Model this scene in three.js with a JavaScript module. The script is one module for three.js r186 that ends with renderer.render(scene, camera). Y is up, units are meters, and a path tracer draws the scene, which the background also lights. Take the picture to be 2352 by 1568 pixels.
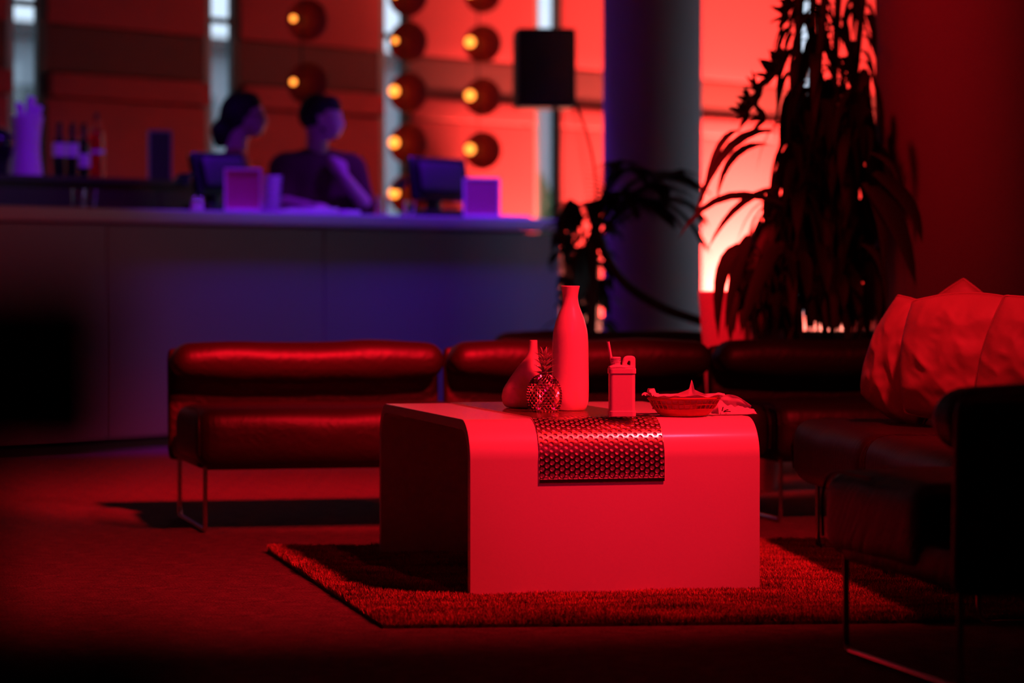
import * as THREE from 'three';
import { RectAreaLightUniformsLib } from 'three/addons/lights/RectAreaLightUniformsLib.js';
import { mergeGeometries, mergeVertices } from 'three/addons/utils/BufferGeometryUtils.js';
import { ImprovedNoise } from 'three/addons/math/ImprovedNoise.js';
import { MarchingCubes } from 'three/addons/objects/MarchingCubes.js';

// ---------------------------------------------------------------- camera, sky, large lights, exposure
const FOCAL = 7000, EYE = 0.8, HORIZON = 650, MIDDLE = 1176;       // lens in pixels of the 2352 x 1568 frame, eye height in metres
const scene = new THREE.Scene();
const renderer = new THREE.WebGLRenderer({ antialias: true });
renderer.toneMapping = THREE.LinearToneMapping;
renderer.toneMappingExposure = 1.0;
renderer.shadowMap.enabled = true;
RectAreaLightUniformsLib.init();

const camera = new THREE.PerspectiveCamera(2 * Math.atan(784 / FOCAL) * 180 / Math.PI, 1.5, 0.1, 200);
camera.position.set(0, EYE, 0);
camera.setViewOffset(2352, 1568, 0, 784 - HORIZON, 2352, 1568);    // the lens looks level and is shifted down
camera.focus = 7.95;
camera.userData.fStop = 2.5;
scene.add(camera);

scene.background = new THREE.Color().setRGB(0.9, 1.12, 1.4);      // pale overcast daylight outside

const lin = (r, g, b) => new THREE.Color().setRGB(r, g, b);
const RED = lin(1, 0.004, 0.014), SCARLET = lin(1, 0.009, 0.021), CRIMSON = lin(1, 0.002, 0.075);
const WASH = new THREE.Color().setRGB(1, 0.30, 0.20);
const VIOLET = new THREE.Color().setRGB(0.17, 0.006, 1.0);
const AMBER = new THREE.Color().setRGB(1, 0.26, 0.03);
// ceiling spotlights and one added fill: [label, position, target, colour, candela, half angle, penumbra, size of the glow]
const SPOTS = [
  ['red ceiling spotlight aimed at the white coffee table', [1.40, 2.75, -6.87], [-0.8, 0, -9.35], SCARLET, 60, 0.75, 1, 5],
  ['added crimson fill spotlight aimed at the vases and table front', [1.0, 2.0, -4.6], [0.3, 0.46, -7.8], CRIMSON, 6, 0.17, 1, 3],  // added fill that reddens the vases and table from the front
  ['red ceiling spotlight aimed at the floor behind the sofa', [0.3, 2.95, -7.6], [-0.8, 0, -11.6], RED, 230, 0.305, 1, 6],
  ['red ceiling spotlight aimed at the cushions on the sofa', [-0.6, 2.95, -7.0], [1.4, 0.6, -8.4], RED, 6, 0.36, 1, 6],
  ['red ceiling spotlight aimed at the pale planter', [-0.25, 2.95, -10.5], [0.80, 0.5, -11.75], RED, 42, 0.19, 1, 5],
  ['red ceiling spotlight aimed at the broad column', [0.2, 2.95, -9.2], [2.1, 1.7, -11.6], RED, 6, 0.45, 1, 6],
  ['violet ceiling spotlight above the bar in front of the woman', [-0.87, 2.9, -15.28], [-1.22, 1.15, -15.59], VIOLET, 22, 0.62, 1, 6],
  ['violet ceiling spotlight above the bar near the loudspeaker', [0.1, 2.9, -16.43], [-0.25, 1.15, -16.73], VIOLET, 22, 0.62, 1, 6],
  ['violet ceiling spotlight above the wine bottles', [-1.75, 2.9, -15.3], [-2.35, 1.4, -16.5], VIOLET, 6, 0.62, 1, 6],
];

// ---------------------------------------------------------------- helpers
const V2 = (x, y) => new THREE.Vector2(x, y), V3 = (x, y, z) => new THREE.Vector3(x, y, z);
const at = (px, py, depth) => V3((px - MIDDLE) / FOCAL * depth, EYE - (py - HORIZON) / FOCAL * depth, -depth);
let seed = 20240607;
const rnd = () => { seed = (seed * 1664525 + 1013904223) >>> 0; return seed / 4294967296; };
const range = (a, b) => a + (b - a) * rnd();
const perlin = new ImprovedNoise();
const noise = (x, y, z = 0) => perlin.noise(x, y, z);

const taken = new Map();
function numbered(name) {
  const n = taken.get(name) ?? 0; taken.set(name, n + 1);
  return n ? name + '_' + String(n).padStart(3, '0') : name;
}
function tag(o, label, category, group, kind) {
  o.userData = { label, category };
  if (group) o.userData.group = group;
  if (kind) o.userData.kind = kind;
  return o;
}
function thing(name, label, category, pos = [0, 0, 0], turn = 0, group) {
  const g = new THREE.Group(); g.name = numbered(name); scene.add(g);
  g.position.set(...pos); g.rotation.y = turn;
  return tag(g, label, category, group);
}
function struct(name, pos = [0, 0, 0], turn = 0, label) {
  const g = new THREE.Group(); g.name = name; scene.add(g);
  g.position.set(...pos); g.rotation.y = turn; g.userData = { kind: 'structure' };
  if (label) g.userData.label = label;
  return g;
}
function clean(list) {
  return list.map((g) => {
    let c = g.index ? g.toNonIndexed() : g.clone();
    for (const k of Object.keys(c.attributes)) if (!['position', 'normal', 'uv'].includes(k)) c.deleteAttribute(k);
    if (!c.attributes.normal) c.computeVertexNormals();
    if (!c.attributes.uv) c.setAttribute('uv', new THREE.BufferAttribute(new Float32Array(c.attributes.position.count * 2), 2));
    return c;
  });
}
function part(parent, name, geo, mat) {
  const g = Array.isArray(geo) ? (geo.length === 1 ? geo[0] : mergeGeometries(clean(geo))) : geo;
  const m = new THREE.Mesh(g, mat); m.name = name; parent.add(m);
  return m;
}
const put = (g, x = 0, y = 0, z = 0) => g.translate(x, y, z);
const box = (w, h, d, x = 0, y = 0, z = 0) => new THREE.BoxGeometry(w, h, d).translate(x, y, z);
const cyl = (r1, r2, h, x = 0, y = 0, z = 0, n = 24) => new THREE.CylinderGeometry(r1, r2, h, n).translate(x, y, z);
const ball = (r, x = 0, y = 0, z = 0, n = 20) => new THREE.SphereGeometry(r, n, Math.ceil(n * 0.7)).translate(x, y, z);
// box with softly rounded edges; bulge lifts the middle of its six faces
function soft(w, h, d, r, n = 12, bulge = [0, 0, 0], rough = 0, sc = 4) {
  const g = new THREE.BoxGeometry(w, h, d, n, Math.max(4, Math.round(n * 0.6)), n), p = g.attributes.position, v = V3(), c = V3();
  for (let i = 0; i < p.count; i++) {
    v.fromBufferAttribute(p, i);
    const ux = v.x / w, uy = v.y / h, uz = v.z / d;
    // draw the grid towards the edges so that the round is well sampled
    v.set(w / 2 * Math.sin(ux * Math.PI), h / 2 * Math.sin(uy * Math.PI), d / 2 * Math.sin(uz * Math.PI));
    c.set(Math.min(Math.max(v.x, -w / 2 + r), w / 2 - r), Math.min(Math.max(v.y, -h / 2 + r), h / 2 - r), Math.min(Math.max(v.z, -d / 2 + r), d / 2 - r));
    const e = v.clone().sub(c); if (e.lengthSq() > 1e-12) e.normalize().multiplyScalar(r);
    v.copy(c).add(e);
    const fx = Math.cos(Math.asin(Math.max(-1, Math.min(1, 2 * v.x / w)))), fy = Math.cos(Math.asin(Math.max(-1, Math.min(1, 2 * v.y / h)))), fz = Math.cos(Math.asin(Math.max(-1, Math.min(1, 2 * v.z / d))));
    v.x += Math.sign(v.x) * bulge[0] * fy * fz * (Math.abs(v.x) / (w / 2)); v.y += bulge[1] * fx * fz * (v.y / (h / 2)); v.z += bulge[2] * fx * fy * (v.z / (d / 2));
    if (rough) { const q = rough * noise(v.x * sc + w * 7, v.y * sc * 1.3 + 3, v.z * sc + d * 5); v.y += q; v.z += q * 0.7; }
    p.setXYZ(i, v.x, v.y, v.z);
  }
  g.deleteAttribute('normal'); g.deleteAttribute('uv');
  const m = mergeVertices(g, 1e-5); m.computeVertexNormals();
  const q = m.attributes.position, uv = new Float32Array(q.count * 2);
  for (let i = 0; i < q.count; i++) { uv[2 * i] = q.getX(i) + q.getZ(i) * 0.3; uv[2 * i + 1] = q.getY(i) + q.getZ(i); }
  m.setAttribute('uv', new THREE.BufferAttribute(uv, 2));
  return m;
}
const tube = (pts, r, n = 24, k = 8, closed = false) => new THREE.TubeGeometry(new THREE.CatmullRomCurve3(pts, closed, 'centripetal'), n, r, k, closed);
function rod(pts, r, fillet = 0.02, k = 8) {                         // a bent rod with rounded bends
  const path = new THREE.CurvePath();
  let from = pts[0].clone();
  for (let i = 1; i < pts.length; i++) {
    const last = i === pts.length - 1, p = pts[i];
    const dir = p.clone().sub(from).normalize(), end = last ? p.clone() : p.clone().addScaledVector(dir, -fillet);
    path.add(new THREE.LineCurve3(from, end));
    if (!last) {
      const out = p.clone().addScaledVector(pts[i + 1].clone().sub(p).normalize(), fillet);
      path.add(new THREE.QuadraticBezierCurve3(end, p.clone(), out)); from = out;
    }
  }
  return new THREE.TubeGeometry(path, pts.length * 14, r, k, false);
}
const lathe = (pts, n = 48) => new THREE.LatheGeometry(pts.map(([r, y]) => V2(r, y)), n);
function smoothLathe(pts, n = 56, steps = 60) {
  const c = new THREE.SplineCurve(pts.map(([r, y]) => V2(r, y)));
  return new THREE.LatheGeometry(c.getPoints(steps).map((p) => V2(Math.max(0.0002, p.x), p.y)), n);
}
function roundRect(w, h, r) {
  const s = new THREE.Shape(), x = -w / 2, y = -h / 2;
  s.moveTo(x + r, y); s.lineTo(x + w - r, y); s.absarc(x + w - r, y + r, r, -Math.PI / 2, 0); s.lineTo(x + w, y + h - r); s.absarc(x + w - r, y + h - r, r, 0, Math.PI / 2);
  s.lineTo(x + r, y + h); s.absarc(x + r, y + h - r, r, Math.PI / 2, Math.PI); s.lineTo(x, y + r); s.absarc(x + r, y + r, r, Math.PI, 1.5 * Math.PI);
  return s;
}
const extrude = (shape, depth, bevel = 0, segs = 2) => new THREE.ExtrudeGeometry(shape, { depth: depth - 2 * bevel, bevelEnabled: bevel > 0, bevelSize: bevel, bevelThickness: bevel, bevelOffset: -bevel, bevelSegments: segs, curveSegments: 12 }).translate(0, 0, bevel);
// a stack of closed rings (arrays of Vector3) skinned into one surface
function skin(rings, capA = true, capB = true) {
  const n = rings[0].length, pos = [], idx = [], uv = [];
  rings.forEach((r, j) => r.forEach((p, i) => { pos.push(p.x, p.y, p.z); uv.push(i / n, j / rings.length); }));
  for (let j = 0; j + 1 < rings.length; j++) for (let i = 0; i < n; i++) {
    const a = j * n + i, b = j * n + (i + 1) % n, c = a + n, d = b + n;
    idx.push(a, b, c, b, d, c);
  }
  const cap = (j, flip) => {
    const m = rings[j].reduce((s, p) => s.add(p), V3()).multiplyScalar(1 / n), k = pos.length / 3;
    pos.push(m.x, m.y, m.z); uv.push(0.5, 0.5);
    for (let i = 0; i < n; i++) flip ? idx.push(k, j * n + (i + 1) % n, j * n + i) : idx.push(k, j * n + i, j * n + (i + 1) % n);
  };
  if (capA) cap(0, true);
  if (capB) cap(rings.length - 1, false);
  const g = new THREE.BufferGeometry();
  g.setAttribute('position', new THREE.Float32BufferAttribute(pos, 3)); g.setAttribute('uv', new THREE.Float32BufferAttribute(uv, 2));
  g.setIndex(idx); g.computeVertexNormals();
  return g;
}
// a sheet given by a function of (u, v) in 0..1, with both faces and a thickness
function sheet(f, nu, nv, thick = 0.0006) {
  const P = [], idx = [];
  for (let j = 0; j <= nv; j++) for (let i = 0; i <= nu; i++) P.push(f(i / nu, j / nv));
  const g = new THREE.BufferGeometry();
  for (let j = 0; j < nv; j++) for (let i = 0; i < nu; i++) { const a = j * (nu + 1) + i, b = a + 1, c = a + nu + 1, d = c + 1; idx.push(a, b, c, b, d, c); }
  g.setAttribute('position', new THREE.Float32BufferAttribute(P.flatMap((p) => [p.x, p.y, p.z]), 3)); g.setIndex(idx); g.computeVertexNormals();
  const nrm = g.attributes.normal, N = P.length, pos = [], all = [];
  for (const s of [0.5, -0.5]) P.forEach((p, i) => pos.push(p.x + nrm.getX(i) * thick * s, p.y + nrm.getY(i) * thick * s, p.z + nrm.getZ(i) * thick * s));
  for (let k = 0; k < idx.length; k += 3) { all.push(idx[k], idx[k + 1], idx[k + 2], N + idx[k], N + idx[k + 2], N + idx[k + 1]); }
  const rim = [];
  for (let i = 0; i <= nu; i++) rim.push(i);
  for (let j = 1; j <= nv; j++) rim.push(j * (nu + 1) + nu);
  for (let i = nu - 1; i >= 0; i--) rim.push(nv * (nu + 1) + i);
  for (let j = nv - 1; j >= 1; j--) rim.push(j * (nu + 1));
  rim.forEach((a, k) => { const b = rim[(k + 1) % rim.length]; all.push(a, N + a, b, b, N + a, N + b); });
  const out = new THREE.BufferGeometry(), uv = [];
  for (let s = 0; s < 2; s++) for (let j = 0; j <= nv; j++) for (let i = 0; i <= nu; i++) uv.push(i / nu, j / nv);
  out.setAttribute('position', new THREE.Float32BufferAttribute(pos, 3)); out.setAttribute('uv', new THREE.Float32BufferAttribute(uv, 2));
  out.setIndex(all); out.computeVertexNormals();
  return out;
}
// bent tapering blade along three control points
function blade(p0, p1, p2, width, seg = 7, fold = 0.18, side) {
  const c = new THREE.QuadraticBezierCurve3(p0, p1, p2), pos = [], idx = [];
  for (let k = 0; k <= seg; k++) {
    const t = k / seg, p = c.getPoint(t), d = c.getTangent(t);
    let s = side ? side.clone() : V3(0, 1, 0).cross(d); if (s.lengthSq() < 1e-6) s = V3(1, 0, 0); s.normalize();
    const up = d.clone().cross(s).normalize(), w = width * 0.5 * Math.pow(Math.sin(Math.PI * (0.12 + 0.88 * Math.pow(t, 0.8))), 0.75) * (k === seg ? 0.05 : 1);
    for (const [q, h] of [[-1, fold], [0, 0], [1, fold]]) { const v = p.clone().addScaledVector(s, q * w).addScaledVector(up, h * w); pos.push(v.x, v.y, v.z); }
  }
  for (let k = 0; k < seg; k++) for (let q = 0; q < 2; q++) { const a = k * 3 + q, b = a + 1, e = a + 3, f = b + 3; idx.push(a, b, e, b, f, e); }
  const g = new THREE.BufferGeometry(); g.setAttribute('position', new THREE.Float32BufferAttribute(pos, 3)); g.setIndex(idx); g.computeVertexNormals();
  g.setAttribute('uv', new THREE.BufferAttribute(new Float32Array(pos.length / 3 * 2), 2));
  return g;
}

// ---------------------------------------------------------------- materials
function noiseTexture(size, f, srgb = false) {
  const d = new Uint8Array(size * size * 4);
  for (let y = 0; y < size; y++) for (let x = 0; x < size; x++) {
    const v = f(x / size, y / size), c = Array.isArray(v) ? v : [v, v, v], k = (y * size + x) * 4;
    for (let i = 0; i < 3; i++) d[k + i] = Math.max(0, Math.min(255, c[i] * 255)); d[k + 3] = 255;
  }
  const t = new THREE.DataTexture(d, size, size); t.wrapS = t.wrapT = THREE.RepeatWrapping; t.magFilter = THREE.LinearFilter; t.minFilter = THREE.LinearFilter;
  if (srgb) t.colorSpace = THREE.SRGBColorSpace;
  t.needsUpdate = true; return t;
}
// noise that wraps over 0..1
function wrapNoise(u, v, freq, z = 0) {
  const a = noise(u * freq, v * freq, z), b = noise((u - 1) * freq, v * freq, z), c = noise(u * freq, (v - 1) * freq, z), d = noise((u - 1) * freq, (v - 1) * freq, z);
  return (a * (1 - u) + b * u) * (1 - v) + (c * (1 - u) + d * u) * v;
}
const scaled = (t, x, y = x) => { const c = t.clone(); c.repeat.set(x, y); c.needsUpdate = true; return c; };
const grainTex = noiseTexture(512, (u, v) => 0.5 + 0.5 * wrapNoise(u, v, 60, 1) + 0.35 * wrapNoise(u, v, 24, 2) + 0.3 * (rnd() - 0.5));
const creaseTex = noiseTexture(512, (u, v) => 0.5 + 0.45 * wrapNoise(u, v, 9, 5) + 0.35 * (1 - 2 * Math.abs(wrapNoise(u, v, 16, 9))) - 0.2 + 0.12 * wrapNoise(u, v, 70, 3));
const carpetTex = noiseTexture(512, (u, v) => { const q = 0.72 + 0.22 * wrapNoise(u, v, 7, 4) + 0.3 * wrapNoise(u, v, 40, 6) + 0.3 * (rnd() - 0.5); return [q, q * 0.98, q * 0.97]; }, true);
const woodTex = noiseTexture(512, (u, v) => { const q = 0.97 + 0.02 * wrapNoise(u, v, 6, 3) + 0.01 * (rnd() - 0.5); return [q, q, q]; }, true);

const std = (color, roughness, extra = {}) => new THREE.MeshStandardMaterial({ color, roughness, ...extra });
const phys = (color, roughness, extra = {}) => new THREE.MeshPhysicalMaterial({ color, roughness, ...extra });
const M = {
  carpet: std(lin(0.30, 0.20, 0.20), 0.95, { map: scaled(carpetTex, 3, 3), bumpMap: scaled(grainTex, 3, 3), bumpScale: 0.006 }),
  ceiling: std(lin(0.08, 0.08, 0.085), 0.9),
  wall: std(lin(0.30, 0.29, 0.30), 0.85, { bumpMap: scaled(grainTex, 2), bumpScale: 0.001 }),
  plaster: std(lin(0.52, 0.51, 0.54), 0.8, { bumpMap: scaled(grainTex, 3), bumpScale: 0.001 }),
  panelLitRed: std(lin(0.62, 0.055, 0.065), 0.8),  // white boards; the red light on them is put into this colour
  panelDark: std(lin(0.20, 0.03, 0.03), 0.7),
  post: std(lin(0.30, 0.30, 0.32), 0.45, { metalness: 0.4 }),
  postDark: std(lin(0.03, 0.03, 0.035), 0.5),
  pane: phys(lin(0.95, 0.97, 0.97), 0.03, { transmission: 1, thickness: 0, ior: 1.45 }),
  lacquer: phys(lin(0.80, 0.78, 0.78), 0.4, { map: woodTex, clearcoat: 0.5, clearcoatRoughness: 0.16 }),
  leather: phys(lin(0.014, 0.009, 0.008), 0.48, { bumpMap: scaled(creaseTex, 2, 2), bumpScale: 0.0026, specularIntensity: 0.75 }),
  chrome: std(lin(0.62, 0.62, 0.64), 0.18, { metalness: 1 }),
  runner: std(lin(0.74, 0.60, 0.30), 0.2, { metalness: 1 }),
  pineapple: std(lin(0.86, 0.78, 0.74), 0.17, { metalness: 1 }),
  ceramic: phys(lin(0.80, 0.77, 0.76), 0.42, { clearcoat: 1, clearcoatRoughness: 0.27 }),
  ceramicMatt: phys(lin(0.74, 0.60, 0.58), 0.55),
  plastic: phys(lin(0.78, 0.74, 0.74), 0.5),
  basket: phys(lin(0.75, 0.10, 0.07), 0.4, { transmission: 0.3, thickness: 0 }),
  paper: phys(lin(0.80, 0.78, 0.76), 0.85, { transmission: 0.25, thickness: 0, side: THREE.DoubleSide }),
  napkin: std(lin(0.35, 0.28, 0.32), 0.9),
  ink: std(lin(0.01, 0.01, 0.01), 0.8),
  rugBase: std(lin(0.10, 0.06, 0.05), 1),
  pile: std(lin(0.78, 0.33, 0.20), 0.9),
  pileDark: std(lin(0.34, 0.22, 0.18), 0.95),
  silk: phys(lin(0.30, 0.20, 0.16), 0.5, { sheen: 0.5, sheenRoughness: 0.5 }),
  leaf: phys(lin(0.028, 0.055, 0.020), 0.6, { side: THREE.DoubleSide }),
  cane: std(lin(0.06, 0.045, 0.03), 0.9),
  planter: phys(lin(0.72, 0.66, 0.62), 0.5),
  soil: std(lin(0.02, 0.015, 0.01), 1),
  black: std(lin(0.010, 0.010, 0.011), 0.6),
  blackGloss: phys(lin(0.010, 0.010, 0.012), 0.25),
  barFront: std(lin(0.15, 0.16, 0.21), 0.6),
  barTop: phys(lin(0.30, 0.28, 0.36), 0.4),
  darkWood: std(lin(0.03, 0.02, 0.018), 0.6),
  white: std(lin(0.78, 0.77, 0.78), 0.7),
  glass: phys(lin(0.97, 0.98, 0.98), 0.02, { transmission: 1, thickness: 0.004, ior: 1.5 }),
  bottleGlass: phys(lin(0.01, 0.015, 0.01), 0.08),
  redGlass: phys(lin(0.9, 0.12, 0.08), 0.05, { transmission: 0.9, thickness: 0 }),
  lampDisc: phys(lin(0.40, 0.012, 0.008), 0.5, { transmission: 0.25, thickness: 0, side: THREE.DoubleSide }),
  bulb: new THREE.MeshStandardMaterial({ color: lin(1, 0.7, 0.3), emissive: AMBER, emissiveIntensity: 3.2 }),
  redGlow: new THREE.MeshStandardMaterial({ color: lin(0.9, 0.1, 0.1), emissive: lin(1, 0.04, 0.03), emissiveIntensity: 2 }),
  violetGlow: new THREE.MeshStandardMaterial({ color: lin(0.4, 0.1, 0.9), emissive: VIOLET, emissiveIntensity: 2 }),
  skin: phys(lin(0.52, 0.36, 0.30), 0.55),
  hair: std(lin(0.008, 0.005, 0.004), 0.75),
  shirtRed: std(lin(0.35, 0.07, 0.04), 0.85),
  shirtDark: std(lin(0.06, 0.008, 0.010), 0.9),
  trousers: std(lin(0.02, 0.02, 0.025), 0.9),
  paving: std(lin(0.35, 0.35, 0.34), 0.9),
  facade: std(lin(0.32, 0.36, 0.40), 0.8),
  facadeGlass: phys(lin(0.05, 0.07, 0.08), 0.1),
  bush: std(lin(0.09, 0.16, 0.06), 0.9),
};
// ---------------------------------------------------------------- the room
// plan of the window wall and of the bar: both run off to the right at almost fifty degrees
const ALONG = [0.647, 0.762], SLANT = Math.atan2(0.762, 0.647), BAY = 1.65;
const wallPoint = (t, inward = 0) => [18.5 * (-0.1601 + 0.0577 * t) + 0.762 * inward, 18.5 * (1 + 0.068 * t) - 0.647 * inward];
const LEFT = wallPoint(-1.6)[0], RIGHT = wallPoint(7)[0], FAR = wallPoint(7)[1], BEHIND = -2.5, TOP = 3.2;
{
  const cx = (LEFT + RIGHT) / 2, wide = RIGHT - LEFT + 1, deep = FAR - BEHIND;
  // floor and ceiling follow the plan of the room
  const plan = new THREE.Shape([V2(LEFT - 0.2, BEHIND - 0.2), V2(RIGHT + 0.2, BEHIND - 0.2), V2(RIGHT + 0.2, FAR + 0.3), V2(LEFT - 0.2, wallPoint(-1.6)[1] + 0.1)]);
  const slab = (y, thick) => { const g = new THREE.ExtrudeGeometry(plan, { depth: thick, bevelEnabled: false }); g.rotateX(-Math.PI / 2); g.translate(0, y, 0); return g; };
  const floor = new THREE.Mesh(slab(-0.2, 0.2), M.carpet); floor.name = 'floor'; floor.userData = { kind: 'structure', label: 'dark carpeted floor of the lounge' }; scene.add(floor);
  const ceil = new THREE.Mesh(slab(TOP, 0.2), M.ceiling); ceil.name = 'ceiling'; ceil.userData = { kind: 'structure', label: 'dark ceiling above the lounge' }; scene.add(ceil);
  const left = new THREE.Mesh(box(0.2, TOP, wallPoint(-1.6)[1] - BEHIND, LEFT - 0.1, TOP / 2, -(wallPoint(-1.6)[1] + BEHIND) / 2), M.wall); left.name = 'wall_left'; left.userData = { kind: 'structure', label: 'plain wall on one side of the lounge' }; scene.add(left);
  const back = new THREE.Mesh(box(wide, TOP, 0.2, cx, TOP / 2, -BEHIND + 0.1), M.wall); back.name = 'wall_back'; back.userData = { kind: 'structure', label: 'plain wall behind the viewer' }; scene.add(back);
  // right wall with a wide daylight window
  const w0 = 15.0, w1 = 18.6, y0 = 1.1, y1 = 2.75;
  const right = struct('wall_right', [0, 0, 0], 0, 'side wall with a wide window');
  part(right, 'wall_section', [box(0.2, TOP, w0 - BEHIND, RIGHT + 0.1, TOP / 2, -(w0 + BEHIND) / 2), box(0.2, TOP, FAR - w1, RIGHT + 0.1, TOP / 2, -(w1 + FAR) / 2),
    box(0.2, y0, w1 - w0, RIGHT + 0.1, y0 / 2, -(w0 + w1) / 2), box(0.2, TOP - y1, w1 - w0, RIGHT + 0.1, (TOP + y1) / 2, -(w0 + w1) / 2)], M.wall);
  const win = struct('window_1', [RIGHT + 0.1, 0, 0], 0, 'wide side window');
  for (const d of [w0 + 0.03, (w0 + w1) / 2, w1 - 0.03]) part(win, 'mullion', box(0.08, y1 - y0, 0.06, 0, (y0 + y1) / 2, -d), M.postDark);
  for (const y of [y0 + 0.03, y1 - 0.03]) part(win, 'rail', box(0.08, 0.06, w1 - w0, 0, y, -(w0 + w1) / 2), M.postDark);
  for (const k of [0, 1]) part(win, 'pane', box(0.006, y1 - y0 - 0.12, (w1 - w0) / 2 - 0.09, 0, (y0 + y1) / 2, -(w0 + (w1 - w0) * (0.25 + 0.5 * k))), M.pane);
}
// rear wall: boards with red light put into their colour, between narrow clear windows
const rear = struct('wall_rear', [wallPoint(0)[0], 0, -wallPoint(0)[1]], SLANT, 'rear wall of boards tinted with red light between narrow windows');
for (let k = -2; k <= 6; k++) {
  const x0 = Math.max((k + 0.1) * BAY, -1.7 * BAY), x1 = Math.min((k + 0.91) * BAY, 7.05 * BAY), w = x1 - x0, c = (x0 + x1) / 2;
  part(rear, 'panel', soft(w, 1.93, 0.06, 0.008, 4).translate(c, 0.965, 0), M.panelLitRed);
  part(rear, 'rail', soft(w, 0.15, k < 2 ? 0.11 : 0.07, 0.015, 4).translate(c, 2.015, k < 2 ? 0.02 : 0.005), M.panelLitRed);
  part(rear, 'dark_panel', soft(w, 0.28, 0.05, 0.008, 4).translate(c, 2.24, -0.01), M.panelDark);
  part(rear, 'upper_panel', soft(w, TOP - 2.39, 0.06, 0.008, 4).translate(c, (TOP + 2.39) / 2, 0), M.panelLitRed);
  part(rear, 'backing', box(w + 0.05, TOP, 0.02, c, TOP / 2, -0.045), M.panelDark);
}
for (let k = -1; k <= 6; k++) {
  const win = struct('window_' + (k + 3), rear.position.toArray(), SLANT, 'narrow clear window between the boards');
  const x = k * BAY;
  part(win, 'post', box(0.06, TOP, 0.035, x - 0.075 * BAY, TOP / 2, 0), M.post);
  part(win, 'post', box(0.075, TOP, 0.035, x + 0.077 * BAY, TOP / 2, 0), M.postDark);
  part(win, 'transom', box(0.10 * BAY + 0.03, 0.035, 0.06, x, 2.5, 0), M.postDark);
  part(win, 'pane', box(0.11 * BAY, 2.48, 0.006, x, 1.25, -0.02), M.pane);
  part(win, 'pane', box(0.11 * BAY, TOP - 2.52, 0.006, x, (TOP + 2.52) / 2, -0.02), M.pane);
}
// round columns
function column(name, label, px0, px1, depth) {
  const r = (px1 - px0) / 2 / FOCAL * depth, x = ((px0 + px1) / 2 - MIDDLE) / FOCAL * depth;
  const g = struct(name, [x, 0, -depth], 0, label);
  part(g, 'shaft', cyl(r, r, TOP, 0, TOP / 2, 0, 72), M.plaster);
  part(g, 'base_ring', cyl(r + 0.012, r + 0.012, 0.08, 0, 0.04, 0, 72), M.postDark);
}
column('column', 'grey round column behind the arching palm', 1385, 1612, 16.4);
column('column_001', 'broad round column beside the tall plant and cushions', 2012, 2420, 11.9);

// ---------------------------------------------------------------- outside
{
  const ground = new THREE.Mesh(box(90, 0.1, 90, 0, -0.3, -20), M.paving); ground.name = 'pavement'; ground.userData = { kind: 'structure', label: 'pale paving outside the windows' }; scene.add(ground);
  const b = thing('building', 'pale low building seen outside through the narrow windows', 'building', [wallPoint(2, -16)[0], -0.25, -wallPoint(2, -16)[1]], SLANT);
  part(b, 'wall', box(46, 4.2, 6, 6, 2.1, -3), M.facade);
  part(b, 'roof_edge', box(46.6, 0.2, 6.6, 6, 4.3, -3), M.postDark);
  for (let i = 0; i < 14; i++) part(b, 'window', box(1.5, 1.0, 0.08, -14 + i * 3, 3.1, 0.02), M.facadeGlass);
  const spots = [[-0.4, 3, 1.9], [1.05, 3, 2.0], [2.6, 5, 2.0], [4.0, 4, 1.8], [6.2, 5, 2.2]];
  const says = ['green bush outside the first narrow window', 'green bush outside the window beside the woman', 'green bush outside the window behind the disc lamps', 'green bush outside the window under the loudspeaker', 'green bush outside the window behind the tall plant'];
  spots.forEach(([t, out, h], i) => {
    const p = wallPoint(t, -out), g = thing('bush', says[i], 'bush', [p[0], -0.25, -p[1]], 0, 'bushes outside the windows');
    const s = new THREE.IcosahedronGeometry(1, 5), q = s.attributes.position, v = V3();
    for (let k = 0; k < q.count; k++) { v.fromBufferAttribute(q, k); const m = 1 + 0.28 * noise(v.x * 3 + i, v.y * 3, v.z * 3) + 0.22 * noise(v.x * 9, v.y * 9 + i, v.z * 9); q.setXYZ(k, v.x * m * 0.85, v.y * m * h / 2 + h / 2, v.z * m * 0.85); }
    s.computeVertexNormals(); part(g, 'leafage', s, M.bush);
    part(g, 'stem', cyl(0.05, 0.07, 0.6, 0, 0.3, 0), M.cane);
  });
}

// ---------------------------------------------------------------- lamps
for (const [label, p, q, color, power, angle, pen, size] of SPOTS) {
  const pos = V3(...p), aim = V3(...q), dir = aim.clone().sub(pos).normalize();
  const g = thing('ceiling_spotlight', label, 'spotlight', p);
  const turn = new THREE.Quaternion().setFromUnitVectors(V3(0, -1, 0), dir);
  const can = part(g, 'housing', [lathe([[0.001, 0.30], [0.10, 0.29], [0.125, 0.26], [0.125, 0.145], [0.118, 0.145], [0.118, 0.16], [0.001, 0.16]], 32)], M.black); can.quaternion.copy(turn);
  const lens = part(g, 'lens', lathe([[0.001, 0.150], [0.115, 0.152], [0.115, 0.158], [0.001, 0.158]], 32), color === VIOLET ? M.violetGlow : M.redGlow); lens.quaternion.copy(turn);
  const back = dir.clone().multiplyScalar(-0.24);
  part(g, 'stem', rod([back, V3(back.x, TOP - p[1], back.z)], 0.012), M.black);
  const s = new THREE.SpotLight(color, power, 0, angle, pen, 2);
  s.position.copy(pos); s.target.position.copy(aim); s.shadow.radius = size; s.castShadow = true; s.name = 'spotlight_beam';
  scene.add(s, s.target);
}
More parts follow.
